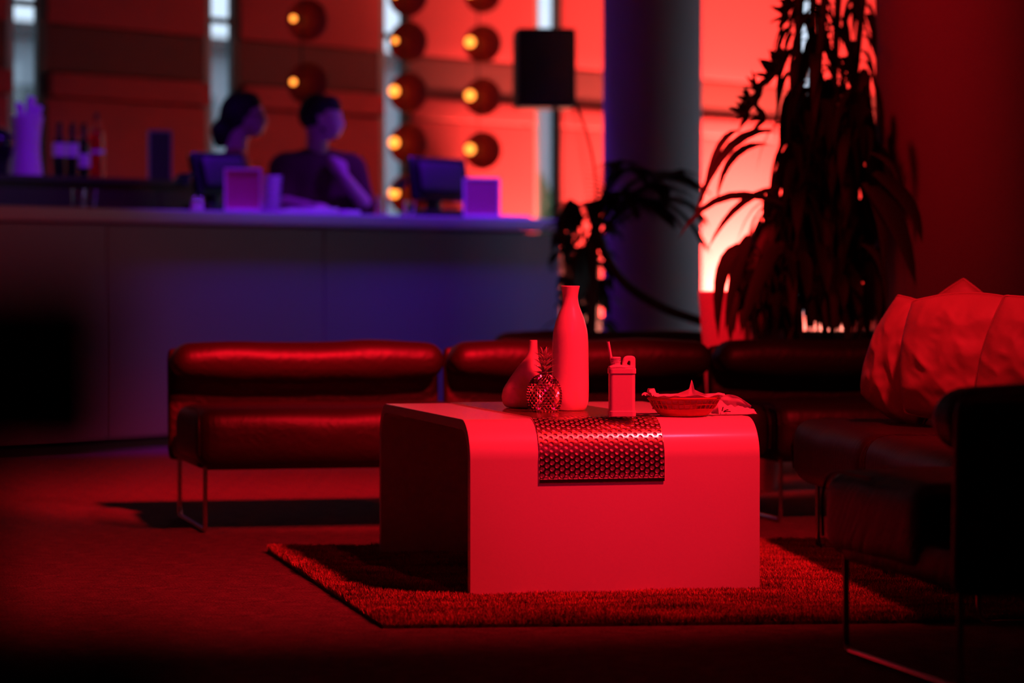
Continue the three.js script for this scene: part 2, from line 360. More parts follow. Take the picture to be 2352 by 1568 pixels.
// red wall washers standing on the floor before the boards: [bay position, length, power]
const WASHERS = [[0.5, 0.9, 3, 'red wall washer lamp before the boards by the bottles'], [2.72, 0.6, 1500, 'red wall washer lamp before the boards by the disc lamps'], [3.5, 1.0, 1100, 'red wall washer lamp before the boards by the column'], [4.5, 1.0, 5200, 'red wall washer lamp before the boards beyond the column'], [5.5, 1.0, 520, 'red wall washer lamp before the boards behind the tall plant']];
for (const [t, len, power, label] of WASHERS) {
  const p = wallPoint(t, 0.55), g = thing('wall_washer_lamp', label, 'lamp', [p[0], 0, -p[1]], SLANT);
  part(g, 'body', soft(len + 0.04, 0.07, 0.12, 0.012, 5).translate(0, 0.035, 0), M.black);
  part(g, 'lens', box(len, 0.006, 0.08, 0, 0.073, 0), M.redGlow);
  for (const e of [-1, 1]) part(g, 'added_light_shield', box(0.01, t < 3 ? 1.0 : 0.55, 0.56, e * (len / 2 + 0.03), t < 3 ? 0.5 : 0.275, -0.2), M.black);  // unseen end plates, added to keep the wash off the other bays
  const l = new THREE.RectAreaLight(WASH, power, len, 0.08);
  l.position.set(p[0], 0.09, -p[1]);
  const w = wallPoint(t, 0); l.lookAt(w[0], 1.25, -w[1]); l.name = 'washer_beam'; scene.add(l);
}
// strings of red disc lamps hung behind the bar: [pixel column, depth, pixel rows, where the bulb is]
const STRINGS = [
  [925, 19.2, [-10, 95, 212, 330, 445], 'string of red disc lamps hanging beside the pale window strip'],
  [1098, 20.2, [-15, 100, 222, 345], 'string of red disc lamps hanging beside the loudspeaker'],
  [693, 18.4, [45, 190], 'short string of red disc lamps hanging above the man'],
];
STRINGS.forEach(([px, depth, rows, label], n) => {
  const topY = TOP, p = at(px, 300, depth), g = thing('disc_lamp_string', label, 'lamp', [p.x, 0, p.z], 0, 'strings of disc lamps behind the bar');
  const lowest = at(px, rows[rows.length - 1] + 30, depth).y;
  part(g, 'cord', cyl(0.004, 0.004, topY - lowest, 0, (topY + lowest) / 2, 0, 8), M.black);
  rows.forEach((py, i) => {
    const y = at(px, py, depth).y, r = 0.128;
    const disc = part(g, 'disc', lathe([[0.001, 0.028], [r * 0.5, 0.022], [r * 0.85, 0.008], [r, -0.006], [r * 0.99, -0.011], [r * 0.84, 0.002], [r * 0.5, 0.016], [0.001, 0.022]], 40), M.lampDisc);
    disc.rotation.x = Math.PI / 2 * (n === 2 ? 0.98 : 1); disc.rotation.z = 0.25; disc.position.set(0.03, y, -0.02);
    const small = n === 2 || (n === 0 && i < 2);
    const bulb = part(g, 'bulb', ball(small ? 0.020 : 0.034, 0, 0, 0, 16), M.bulb); bulb.position.set(small ? -0.045 : -0.052, y + (small ? 0.0 : 0.004), 0.075);
    part(g, 'socket', rod([V3(-0.052, y + 0.004, 0.04), V3(0.0, y, 0.0)], 0.009, 0.005), M.black);
    if (!small || i % 2 === 0) { const l = new THREE.PointLight(AMBER, 0.012, 0, 2); l.position.set(p.x - 0.052, y + 0.004, p.z + 0.075); l.shadow.radius = 1; l.name = 'bulb_light'; scene.add(l); }
  });
});
// ---------------------------------------------------------------- leather seating
// one seat of the sofa: front towards +z, standing on two bent rods
function seatUnit(label, pos, turn, W = 0.945) {
  const g = thing('sofa_seat', label, 'sofa', pos, turn, 'black leather sofa seats');
  const seat = part(g, 'seat', soft(W, 0.185, 0.60, 0.055, 22, [0, 0.008, 0.012], 0.004, 7).translate(0, 0.3025, 0.105), M.leather);
  for (const s of [-1, 1]) part(seat, 'piping', tube([V3(s * (W / 2 - 0.006), 0.25, 0.402), V3(s * (W / 2 - 0.006), 0.34, 0.404), V3(s * (W / 2 - 0.008), 0.384, 0.37), V3(s * (W / 2 - 0.008), 0.394, 0.1)], 0.004, 24, 6), M.leather);
  part(g, 'base', soft(W - 0.02, 0.09, 0.70, 0.03, 8).translate(0, 0.245, -0.03), M.leather);
  // back shell leans a little and carries a fat roll along its upper edge
  const back = soft(W, 0.385, 0.056, 0.026, 16, [0, 0, 0.003]); back.rotateX(-0.05); back.translate(0, 0.387, -0.380);
  const shell = part(g, 'backrest', back, M.leather);
  const roll = soft(W - 0.004, 0.122, 0.172, 0.058, 26, [0, 0.004, 0.006], 0.006, 6), q = roll.attributes.position;
  for (let i = 0; i < q.count; i++) { const u = q.getX(i) / (W / 2); if (q.getY(i) < 0) q.setY(i, q.getY(i) * (1 + 0.22 * (1 - u * u))); else q.setY(i, q.getY(i) - 0.010 * Math.pow(Math.abs(u), 6)); }
  roll.computeVertexNormals(); roll.translate(0, 0.537, -0.303);
  part(shell, 'head_roll', roll, M.leather);
  for (const s of [-1, 1]) part(g, 'sled_leg', rod([V3(s * (W / 2 - 0.035), 0.215, 0.335), V3(s * (W / 2 - 0.035), 0.009, 0.335), V3(s * (W / 2 - 0.035), 0.009, -0.325), V3(s * (W / 2 - 0.035), 0.215, -0.325)], 0.0075, 0.03), M.chrome);
  return g;
}
const TURN = 0.232, RX = Math.cos(TURN), RZ = Math.sin(TURN);            // the lounge group stands a little turned
// row facing the viewer: its left front leg stands at x -0.98, depth 9.74
{
  const legX = -0.98, legD = 9.74, W = 0.945;
  const row = [['black leather sofa seat at the open end of the row, behind the white table', 0], ['middle black leather sofa seat behind the white bottle vase', 0.965], ['corner black leather sofa seat in front of the tall plant', 1.93]];
  for (const [label, s] of row) {
    const u = s + W / 2 - 0.035, v = 0.335;                               // from the leg to the middle of the unit
    seatUnit(label, [legX + RX * u - RZ * v, 0, -(legD + RZ * u + RX * v)], TURN);
  }
}
// row on the right, facing the table
const SIDE = 0.093;
{
  const f = [0.835, 9.08], W = 1.0;
  const put_ = (s, label) => { const x = f[0] + Math.sin(SIDE) * s + Math.cos(SIDE) * 0.405, d = f[1] - Math.cos(SIDE) * s + Math.sin(SIDE) * 0.405; return seatUnit(label, [x, 0, -d], SIDE - Math.PI / 2, W); };
  put_(W / 2, 'black leather sofa seat without cushions, side on to the white table');
  put_(W * 1.5 + 0.02, 'black leather sofa seat carrying the silky cushions');
}
// seat with its back to the viewer
{
  const u = 0.945 / 2 - 0.035;
  seatUnit('black leather seat turned away from the viewer, beside the rug', [0.872 + RX * u - RZ * 0.325, 0, -(5.93 + RZ * u + RX * 0.325)], TURN + Math.PI);
}
// two more seats further back, beyond the first row
{
  const p = at(1095, 752, 13.3), t = TURN;
  for (const k of [0, 1]) seatUnit(['black leather sofa seat before the bar, behind the first sofa row', 'black leather sofa seat near the planter, behind the first sofa row'][k], [p.x + Math.cos(t) * (0.48 + k * 0.965), 0, -(12.95 + Math.sin(t) * (0.48 + k * 0.965))], t + Math.PI);
}

// ---------------------------------------------------------------- cushions
function cushion(label, pos, rot, w, h, t, mat, n) {
  const g = thing('cushion', label, 'cushion', pos, 0, 'silky cushions on the sofa');
  const f = (side) => sheetless(side), N = 44;
  function sheetless(side) {
    const P = [], idx = [];
    for (let j = 0; j <= N; j++) for (let i = 0; i <= N; i++) {
      const u = i / N * 2 - 1, v = j / N * 2 - 1;
      const puff = Math.pow(Math.max(0, (1 - u * u) * (1 - v * v)), 0.42);
      const px_ = 1 - 0.11 * v * v, py_ = 1 - 0.11 * u * u;
      const wr = (1 - 2 * Math.abs(noise(u * 1.7 + n * 3, v * 1.7, n))) * 0.011 + 0.003 * (1 - 2 * Math.abs(noise(u * 4 + v * 2 + n, v * 4 - u * 2, n + 4)));
      P.push(u * w / 2 * px_, v * h / 2 * py_, side * (t / 2 * puff + wr * puff));
    }
    for (let j = 0; j < N; j++) for (let i = 0; i < N; i++) { const a = j * (N + 1) + i, b = a + 1, c = a + N + 1, d = c + 1; side > 0 ? idx.push(a, b, c, b, d, c) : idx.push(a, c, b, b, c, d); }
    const q = new THREE.BufferGeometry(); q.setAttribute('position', new THREE.Float32BufferAttribute(P, 3)); q.setIndex(idx); q.computeVertexNormals();
    return q;
  }
  const geo = mergeVertices((() => { const m = mergeGeometries([f(1), f(-1)].map((q) => { const c = q.clone(); c.deleteAttribute('normal'); return c; })); return m; })(), 1e-4); geo.computeVertexNormals();
  const body = part(g, 'cover', geo, mat); body.rotation.set(...rot);
  const edge = []; for (let k = 0; k < 64; k++) { const a = k / 64 * 4, s = Math.floor(a), q = (a - s) * 2 - 1, u = [q, 1, -q, -1][s], v = [-1, q, 1, -q][s]; edge.push(V3(u * w / 2 * (1 - 0.11 * v * v), v * h / 2 * (1 - 0.11 * u * u), 0)); }
  part(body, 'seam', new THREE.TubeGeometry(new THREE.CatmullRomCurve3(edge, true), 160, 0.004, 6, true), mat);
  return g;
}
cushion('crumpled silky cushion leaning low on the sofa', at(2088, 830, 8.66).toArray(), [-0.15, -0.85, -0.5], 0.28, 0.34, 0.15, M.silk, 1);
cushion('large silky cushion propped up in the middle of the pile', at(2205, 818, 8.38).toArray(), [-0.22, -0.7, -0.12], 0.37, 0.35, 0.14, M.silk, 2);
cushion('cushion whose corner peeks above the others', at(2206, 778, 8.95).toArray(), [-0.1, -0.3, 0.72], 0.28, 0.28, 0.10, M.silk, 3);
cushion('silky cushion cut by the picture edge', at(2392, 838, 8.1).toArray(), [-0.15, -0.5, -0.32], 0.34, 0.34, 0.13, M.silk, 4);

// ---------------------------------------------------------------- rug
{
  const FL = [-0.299, 7.06], BL = [-0.7265, 9.06], FR = [2.2, 7.28], BR = [1.85, 9.42];
  const spot = (u, v) => [(FL[0] * (1 - u) + FR[0] * u) * (1 - v) + (BL[0] * (1 - u) + BR[0] * u) * v, (FL[1] * (1 - u) + FR[1] * u) * (1 - v) + (BL[1] * (1 - u) + BR[1] * u) * v];
  const g = thing('rug', 'shaggy rug under the white coffee table', 'rug');
  const plan = new THREE.Shape([V2(...FL), V2(...FR), V2(...BR), V2(...BL)]);
  const base = new THREE.ExtrudeGeometry(plan, { depth: 0.008, bevelEnabled: false }); base.rotateX(-Math.PI / 2);
  part(g, 'backing', base, M.rugBase);
  // pile: leaning tufts of three blades each
  const blades = [];
  for (let k = 0; k < 3; k++) { const a = k * 2.1; blades.push(blade(V3(0.0015 * Math.cos(a), 0, 0.0015 * Math.sin(a)), V3(0.003 * Math.cos(a), 0.012, 0.003 * Math.sin(a)), V3(0.007 * Math.cos(a), 0.017, 0.007 * Math.sin(a)), 0.0028, 3, 0.2)); }
  const tuft = mergeGeometries(blades);
  const make = (count, mat, name, dark) => {
    const im = new THREE.InstancedMesh(tuft, mat, count), m = new THREE.Matrix4(), q = new THREE.Quaternion(), e = new THREE.Euler(), c = new THREE.Color();
    let n = 0;
    for (let k = 0; k < count; k++) {
      const u = rnd(), v = rnd(), [x, d] = spot(u, v);
      const lie = noise(x * 9, d * 4.5, dark) * 1.0;
      e.set(0.25 * noise(x * 14, d * 14, 3) + range(-0.3, 0.3), range(0, 6.28), lie * 0.5 + range(-0.35, 0.35)); q.setFromEuler(e);
      const s = range(0.75, 1.2) * (1 + 0.35 * noise(x * 6, d * 6, 7));
      m.compose(V3(x, 0.006, -d), q, V3(s, s * range(0.8, 1.15), s)); im.setMatrixAt(n, m);
      const tone = 0.70 + 0.6 * noise(x * 4, d * 20, 2) + range(-0.12, 0.12); im.setColorAt(n, c.setRGB(tone, tone * 0.95, tone * 0.92)); n++;
    }
    im.name = name; im.userData = { kind: 'stuff' }; g.add(im);
  };
  make(190000, M.pile, 'pile', 0);
  make(50000, M.pileDark, 'dark_pile', 5);
}

// ---------------------------------------------------------------- coffee table
const TAB = { x: 0.126, d: 8.316, w: 0.762, l: 1.21, h: 0.455, r: 0.10, thick: 0.026 };
const onTable = (lx, lz, y = 0) => V3(TAB.x + Math.cos(TURN) * lx + Math.sin(TURN) * lz, TAB.h + y, -TAB.d - Math.sin(TURN) * lx + Math.cos(TURN) * lz);
function tableSpot(px, py) { const d = (EYE - TAB.h) * FOCAL / (py - HORIZON); return [(px - MIDDLE) / FOCAL * d, TAB.h, -d]; }   // where a base at that pixel stands on the top
{
  const g = thing('coffee_table', 'white bent coffee table with rounded edges on the rug', 'table', [TAB.x, 0, -TAB.d], TURN);
  const { w, l, h, r, thick } = TAB, s = new THREE.Shape(), a = l / 2, b = a - thick, q = r - thick;
  const foot = 0.004;
  s.moveTo(-a, foot); s.lineTo(-a, h - r); s.absarc(-a + r, h - r, r, Math.PI, Math.PI / 2, true); s.lineTo(a - r, h); s.absarc(a - r, h - r, r, Math.PI / 2, 0, true); s.lineTo(a, foot);
  s.lineTo(b, foot); s.lineTo(b, h - r); s.absarc(b - q, h - r, q, 0, Math.PI / 2, false); s.lineTo(-b + q, h - thick); s.absarc(-b + q, h - r, q, Math.PI / 2, Math.PI, false); s.lineTo(-b, foot); s.closePath();
  const e = new THREE.ExtrudeGeometry(s, { depth: w - 0.004, bevelEnabled: true, bevelSize: 0.002, bevelThickness: 0.002, bevelOffset: -0.002, bevelSegments: 2, curveSegments: 32 });
  e.translate(0, 0, -w / 2 + 0.002); e.rotateY(-Math.PI / 2);
  part(g, 'bent_shell', e, M.lacquer);
  for (const [i, j] of [[-1, -1], [-1, 1], [1, -1], [1, 1]]) part(g, 'foot_pad', box(0.05, 0.006, 0.02, i * (w / 2 - 0.06), 0.003, j * (a - thick / 2)), M.black);
}
// perforated metal runner lying along the top and hanging over the front
{
  const g = thing('table_runner', 'perforated metal runner draped over the front of the white table', 'table runner', [TAB.x, 0, -TAB.d], TURN);
  const half = 0.1632, mid = (() => { const d = 7.66, x = ((1248 + 1546) / 2 - MIDDLE) / FOCAL * d; const dx = x - TAB.x, dz = -d + TAB.d; return Math.cos(TURN) * dx - Math.sin(TURN) * dz; })();
  const zBack = -0.47, zCurve = TAB.l / 2 - TAB.r, flat = zCurve - zBack, R = TAB.r + 0.0025, bend = R * Math.PI / 2, hang = 0.058, total = flat + bend + hang;
  const place = (x, s, lift) => {                                        // along the runner -> table axes
    if (s < flat) return V3(mid + x, TAB.h + 0.0025 + lift, zBack + s);
    if (s < flat + bend) { const t = (s - flat) / R; return V3(mid + x, TAB.h - TAB.r + Math.cos(t) * (R + lift), zCurve + Math.sin(t) * (R + lift)); }
    return V3(mid + x, TAB.h - TAB.r - (s - flat - bend), zCurve + R + lift);
  };
  const pos = [], T = 0.0012, tri = (a, b, c) => pos.push(a.x, a.y, a.z, b.x, b.y, b.z, c.x, c.y, c.z);
  const hexR = 0.00873, rowH = 0.008, hole = 0.0058;
  const rim = []; for (let k = 0; k < 12; k++) { const a = k * Math.PI / 6; if (k % 2 === 0) rim.push([hexR * Math.cos(a), 0.01008 * Math.sin(a) * 0.9165]); }
  const outer = []; for (let k = 0; k < 6; k++) { const p = [hexR * Math.cos(k * Math.PI / 3), rowH / Math.sin(Math.PI / 3) * Math.sin(k * Math.PI / 3)], n = [hexR * Math.cos((k + 1) * Math.PI / 3), rowH / Math.sin(Math.PI / 3) * Math.sin((k + 1) * Math.PI / 3)]; outer.push(p, [(p[0] + n[0]) / 2, (p[1] + n[1]) / 2]); }
  const rows = Math.floor((total - 0.012) / rowH);
  for (let j = 0; j < rows; j++) for (let i = -7; i <= 7; i++) {
    const cx = (i + (j % 2 ? 0.5 : 0)) * 0.0262, cs = 0.008 + j * rowH;
    if (Math.abs(cx) > half + 0.0087) continue;
    const hx = (x) => Math.max(-half, Math.min(half, x));
    const O = [], I = [], O2 = [], I2 = [];
    outer.forEach(([x, y], k) => { const a = Math.atan2(y, x); O.push(place(hx(cx + x), cs + y, T)); O2.push(place(hx(cx + x), cs + y, 0)); I.push(place(hx(cx + hole * Math.cos(a)), cs + hole * Math.sin(a), T)); I2.push(place(hx(cx + hole * Math.cos(a)), cs + hole * Math.sin(a), 0)); });
    for (let k = 0; k < 12; k++) { const m = (k + 1) % 12; tri(O[k], I[k], O[m]); tri(O[m], I[k], I[m]); tri(I[k], I2[k], I[m]); tri(I[m], I2[k], I2[m]); tri(O2[k], O2[m], I2[k]); tri(O2[m], I2[m], I2[k]); }
  }
  const geo = new THREE.BufferGeometry(); geo.setAttribute('position', new THREE.Float32BufferAttribute(pos, 3));
  const welded = mergeVertices(geo, 1e-6);
  // normals: smooth along the bend, from the face the triangle belongs to
  const flatGeo = welded.toNonIndexed(); flatGeo.computeVertexNormals();
  part(g, 'perforated_sheet', flatGeo, M.runner);
  const strip = (x0, x1, s0, s1) => { const n = 60, rings = []; for (let k = 0; k <= n; k++) { const s = s0 + (s1 - s0) * k / n; rings.push([place(x0, s, T * 1.3), place(x1, s, T * 1.3), place(x1, s, 0), place(x0, s, 0)]); } return skin(rings); };
  const flatStrip = (a) => { const b = a.toNonIndexed(); b.computeVertexNormals(); return b; };
  part(g, 'hem', [strip(-half - 0.0004, -half + 0.0012, 0, total), strip(half - 0.0012, half + 0.0004, 0, total), strip(-half, half, total - 0.008, total), strip(-half, half, 0, 0.006)].map(flatStrip), M.runner);
}

// ---------------------------------------------------------------- things on the table
const TOPS = TAB.h + 0.0042;                                              // on the runner
const standOn = (px, py, y = TOPS) => { const d = (EYE - y) * FOCAL / (py - HORIZON); return [(px - MIDDLE) / FOCAL * d, y, -d]; };
{ // tall bottle vase
  const U = 3.68e-4, p = standOn(1310, 942), prof = [[0, 968], [88, 968], [108, 962], [124, 935], [133, 885], [135, 800], [134, 700], [133, 600], [131, 480], [125, 400], [115, 350], [101, 300], [82, 250], [65, 205], [57, 165], [56, 135], [62, 95], [70, 64]];
  const c = new THREE.SplineCurve(prof.slice(1).map(([r, y]) => V2(r * U, (968 - y) * U))), pts = [V2(0.0002, 0), ...c.getPoints(90)];
  const lip = pts[pts.length - 1]; pts.push(V2(lip.x - 0.002, lip.y + 0.0012), V2(lip.x - 0.0045, lip.y), V2(0.017, lip.y - 0.03), V2(0.016, lip.y - 0.06), V2(0.0002, lip.y - 0.065));
  const g = thing('vase', 'tall white bottle vase standing behind the metal pineapple', 'vase', p);
  part(g, 'body', new THREE.LatheGeometry(pts, 72), M.ceramic);
}
{ // leaning pear vase
  const d = 8.44, U = d / 3.2 / FOCAL, p = standOn(1198, 936), mid = (1198 - 1120) * 3.2;
  const rows = [[948, 165, 345], [945, 145, 365], [935, 128, 382], [915, 114, 396], [885, 107, 404], [850, 107, 408], [810, 117, 409], [760, 146, 406], [710, 180, 400], [660, 216, 392], [620, 249, 383], [585, 278, 374], [550, 294, 368], [510, 303, 365], [475, 307, 364], [457, 308, 363]];
  const cl = new THREE.CatmullRomCurve3(rows.map(([y, a, b]) => V3((a + b) / 2 - mid, 948 - y, (b - a) / 2))), ring = ([c, y, r], k = 48) => Array.from({ length: k }, (_, i) => { const a = -i / k * 2 * Math.PI; return V3((c + r * Math.cos(a)) * U, y * U, r * Math.sin(a) * U * 0.94); });
  const rings = []; for (let k = 0; k <= 70; k++) { const q = cl.getPoint(k / 70); rings.push(ring([q.x, q.y, q.z])); }
  const last = cl.getPoint(1); rings.push(ring([last.x, last.y - 1, last.z - 5]), ring([last.x, last.y - 60, last.z - 7]));
  const g = thing('vase', 'small matt pear-shaped vase with its neck to one side', 'vase', p);
  part(g, 'body', skin(rings), M.ceramicMatt);
}
{ // metal pineapple
  const U = 8.16 / 3.2 / FOCAL, p = standOn(1250, 945), g = thing('pineapple_ornament', 'shiny metal pineapple ornament in front of the vases', 'ornament', p);
  const n = 22, J = 21, H0 = 268 * U, prof = new THREE.SplineCurve([V2(80, 0), V2(104, 18), V2(117, 60), V2(121, 110), V2(117, 160), V2(103, 205), V2(76, 245), V2(42, 266), V2(20, 270)].map((v) => v.multiplyScalar(U)));
  const pt = (i, j, lift = 0) => { const t = Math.max(0, Math.min(1, j / J)), q = prof.getPoint(t), a = (i + (j & 1 ? 0.5 : 0)) / n * 2 * Math.PI; return V3((q.x + lift) * Math.cos(a), q.y, (q.x + lift) * Math.sin(a)); };
  const pos = [];
  for (let j = 1; j < J; j++) for (let i = 0; i < n; i++) {
    const odd = j & 1, l = pt(i - (odd ? 0 : 0), j), r = pt(i + 1, j), up = pt(i + (odd ? 1 : 0), j + 1), dn = pt(i + (odd ? 1 : 0), j - 1);
    const t = j / J, q = prof.getPoint(t), tg = prof.getTangent(t), a = (i + 0.5 + (odd ? 0.5 : 0)) / n * 2 * Math.PI, lift = 0.0040 * Math.min(1, q.x / (110 * U) + 0.1);
    const rr = q.x + lift * tg.y, yy = q.y - lift * tg.x, apex = V3(rr * Math.cos(a), yy, rr * Math.sin(a));
    for (const [A, B] of [[l, up], [up, r], [r, dn], [dn, l]]) for (const v of [A, B, apex]) pos.push(v.x, v.y, v.z);
  }
  const body = new THREE.BufferGeometry(); body.setAttribute('position', new THREE.Float32BufferAttribute(pos, 3)); body.computeVertexNormals();
  const core = new THREE.LatheGeometry([V2(0.0002, 0), ...prof.getPoints(40).map((v) => V2(v.x * 0.97, v.y)), V2(0.0002, 271 * U)], 40);
  part(g, 'fruit', [body, core], M.pineapple);
  // crown of pointed leaves in five whorls: [count, height, length, lean]
  for (const [m, y, len, lean, w] of [[7, 268, 70, 1.05, 38], [7, 298, 84, 0.85, 36], [6, 334, 92, 0.75, 34], [6, 376, 88, 0.65, 30], [5, 412, 80, 0.32, 24]]) for (let k = 0; k < m; k++) {
    const a = k / m * 2 * Math.PI + y, c = Math.cos(a), s = Math.sin(a), f = 10 * U, y0 = y * U, L = len * U;
    const rings = [];
    for (let q = 0; q <= 8; q++) {
      const t = q / 8, r = f + L * Math.sin(lean) * (t * 0.75 + 0.45 * t * t), h = y0 + L * Math.cos(lean) * (t - 0.18 * t * t), wd = w * U * 0.5 * Math.sin(Math.PI * Math.min(1, 0.28 + 0.72 * t)) + 0.0002, th = wd * 0.34;
      rings.push(Array.from({ length: 8 }, (_, i) => { const b = -i / 8 * 2 * Math.PI, e = wd * Math.cos(b), o = th * Math.sin(b) + wd * 0.35 * (e * e) / (wd * wd); return V3(c * (r - o) - s * e, h + o * 0.4, s * (r - o) + c * e); }));
    }
    part(g, 'leaf', skin(rings), M.pineapple);
  }
  part(g, 'stalk', cyl(7 * U, 14 * U, 150 * U, 0, 335 * U, 0, 16), M.pineapple);
}
{ // canister cup with a handle
  const U = 7.87 / 6.19 / FOCAL, g = thing('canister_cup', 'pale plastic canister cup with threaded neck and handle', 'cup', standOn(1428, 956), 0.06);
  const X = (x) => (x - 361) * U, Y = (y) => (1163 - y) * U, D = 0.046;
  const slab = (x0, x1, y0, y1, dep, r, bev = 0.0015) => { const q = extrude(roundRect((x1 - x0) * U, dep, r), (y0 - y1) * U, bev, 3); q.rotateX(-Math.PI / 2); q.translate(X((x0 + x1) / 2), Y(y0), 0); return q; };
  part(g, 'body', slab(180, 543, 1085, 552, D, 0.010), M.plastic);
  part(g, 'base', slab(172, 553, 1163, 1082, D + 0.003, 0.011), M.plastic);
  part(g, 'collar', slab(168, 555, 560, 485, D + 0.004, 0.011), M.plastic);
  const s = new THREE.Shape([V2(X(174), Y(492)), V2(X(549), Y(492)), V2(X(545), Y(478)), V2(X(500), Y(472)), V2(X(440), Y(455)), V2(X(345), Y(436)), V2(X(215), Y(440)), V2(X(182), Y(458))]);
  const sh = extrude(s, D, 0.006, 3); sh.translate(0, 0, -D / 2); part(g, 'shoulder', sh, M.plastic);
  const neck = part(g, 'neck', lathe([[0.0088, Y(445)], [0.0118, Y(445)], [0.0118, Y(330)], [0.0112, Y(325)], [0.0095, Y(325)], [0.0088, Y(332)]], 40).translate(X(278), 0, 0), M.plastic);
  for (const y of [342, 368, 392]) part(neck, 'thread', new THREE.TorusGeometry(0.0122, 0.0011, 8, 40).rotateX(Math.PI / 2 + 0.05).translate(X(278), Y(y), 0), M.plastic);
  const hs = new THREE.Shape(); hs.moveTo(X(365), Y(445)); hs.lineTo(X(372), Y(390)); hs.quadraticCurveTo(X(385), Y(312), X(450), Y(310)); hs.lineTo(X(500), Y(310)); hs.quadraticCurveTo(X(551), Y(314), X(551), Y(370)); hs.lineTo(X(551), Y(490)); hs.lineTo(X(500), Y(490)); hs.closePath();
  const hole = new THREE.Path(); hole.moveTo(X(408), Y(435)); hole.quadraticCurveTo(X(420), Y(362), X(458), Y(358)); hole.quadraticCurveTo(X(500), Y(360), X(500), Y(400)); hole.lineTo(X(498), Y(462)); hole.quadraticCurveTo(X(450), Y(466), X(408), Y(435)); hs.holes.push(hole);
  const hg = extrude(hs, 0.020, 0.0035, 3); hg.translate(0, 0, -0.010); part(g, 'handle', hg, M.plastic);
  const o = V3(...standOn(1428, 956)), st = thing('straw', 'short pale straw standing in the canister cup', 'straw', [o.x + X(252), o.y + Y(700), o.z]);
  const a = V3(0.004, 0, 0), b = V3(X(170) - X(252), Y(112) - Y(700), 0.003), c = a.clone().lerp(b, 0.5);
  part(st, 'tube', new THREE.TubeGeometry(new THREE.CatmullRomCurve3([a, c, b]), 12, 0.0036, 14), M.plastic);
  part(st, 'split_tip', [blade(b.clone().add(V3(-0.003, -0.002, 0)), b.clone().add(V3(-0.0035, 0.002, 0)), b.clone().add(V3(-0.004, 0.004, 0)), 0.004), blade(b.clone().add(V3(0.003, -0.002, 0)), b.clone().add(V3(0.003, 0.001, 0)), b.clone().add(V3(0.0025, 0.004, 0)), 0.004)], M.plastic);
}
{ // food basket
  const pos = standOn(1571, 955, TAB.h + 0.001), g = thing('food_basket', 'red plastic food basket with paper liner at the table edge', 'basket', pos, 0.1);
  const ru = 0.0935, rv = 0.062, hgt = 0.046, bu = 0.056, bv = 0.034;
  const el = (t, a, grow = 0) => { const k = Math.pow(t, 0.62); return V3((bu + (ru - bu) * k + grow) * Math.cos(a), hgt * t, (bv + (rv - bv) * k + grow) * Math.sin(a)); };
  const hoop = (t, r) => new THREE.TubeGeometry(new THREE.CatmullRomCurve3(Array.from({ length: 48 }, (_, i) => el(t, i / 48 * 2 * Math.PI)), true), 96, r, 6, true);
  part(g, 'rim', hoop(1, 0.0028), M.basket);
  for (const t of [0.94, 0.68, 0.42]) part(g, 'hoop', hoop(t, 0.0017), M.basket);
  const ribs = []; for (let k = 0; k < 34; k++) { const a = k / 34 * 2 * Math.PI; ribs.push(new THREE.TubeGeometry(new THREE.CatmullRomCurve3([0.4, 0.68, 1].map((t) => el(t, a))), 6, 0.0017, 6)); }
  part(g, 'lattice', ribs, M.basket).userData = { kind: 'stuff' };
  part(g, 'bottom', [new THREE.CylinderGeometry(1, 1, 0.003, 48).scale(bu + 0.004, 1, bv + 0.004).translate(0, 0.002, 0), skin([0.02, 0.12, 0.24, 0.33, 0.42].map((t) => Array.from({ length: 48 }, (_, i) => el(t, -i / 48 * 2 * Math.PI, 0.0002))), false, false)], M.basket);
  // liner: a crumpled square of paper pressed into the bowl
  const liner = thing('paper_liner', 'crumpled pale paper liner lying in the red basket', 'paper', [pos[0], pos[1] + 0.006, pos[2]], 0.25);
  part(liner, 'paper', sheet((u, v) => {
    const x = (u - 0.5) * 2, z = (v - 0.5) * 2, r = Math.hypot(x, z), inside = Math.min(1, r);
    let y = 0.004 + 0.044 * Math.pow(inside, 1.7) + 0.009 * noise(x * 3 + 2, z * 3, 4) * inside;
    const peak = Math.exp(-(((x - 0.22) / 0.13) ** 2) - ((z - 0.95) / 0.35) ** 2) * 0.0 ;
    y += peak + 0.014 * Math.exp(-(((x - 0.25) / 0.4) ** 2) - ((z + 0.55) / 0.4) ** 2);
    const flap = Math.max(0, -x - 0.8) * Math.max(0, 0.6 - Math.abs(z)) * 0.15;
    return V3(x * ru * (0.86 + (r > 1 ? 0.16 : 0)) , y + flap, z * rv * 0.84);
  }, 56, 40, 0.0004), M.paper);
  const ridge = (u) => { const k = [[0, 0.040], [0.28, 0.046], [0.50, 0.058], [0.585, 0.064], [0.625, 0.088], [0.645, 0.082], [0.67, 0.062], [0.78, 0.054], [1, 0.042]]; for (let n = 1; n < k.length; n++) if (u <= k[n][0]) return k[n - 1][1] + (k[n][1] - k[n - 1][1]) * (u - k[n - 1][0]) / (k[n][0] - k[n - 1][0]); return 0.04; };
  part(liner, 'raised_fold', sheet((u, v) => V3(-0.082 + u * 0.166, 0.012 + v * (ridge(u) - 0.012), -0.004 - 0.016 * (1 - v) + 0.012 * Math.abs(u - 0.62) + 0.003 * noise(u * 6, v * 3, 9)), 64, 12, 0.0004), M.paper);
  part(liner, 'corner_flap', sheet((u, v) => V3(-0.088 - u * 0.026, 0.046 + 0.010 * Math.sin(u * 2.6) - 0.004 * v, (v - 0.5) * 0.03 * (1 - u * 0.95)), 10, 6, 0.0004), M.paper);
  // the torn paper bag beside the basket
  const bp = standOn(1680, 952, TAB.h + 0.001), bag = thing('paper_bag', 'torn crumpled paper bag lying beside the red basket', 'paper', bp, 0.2);
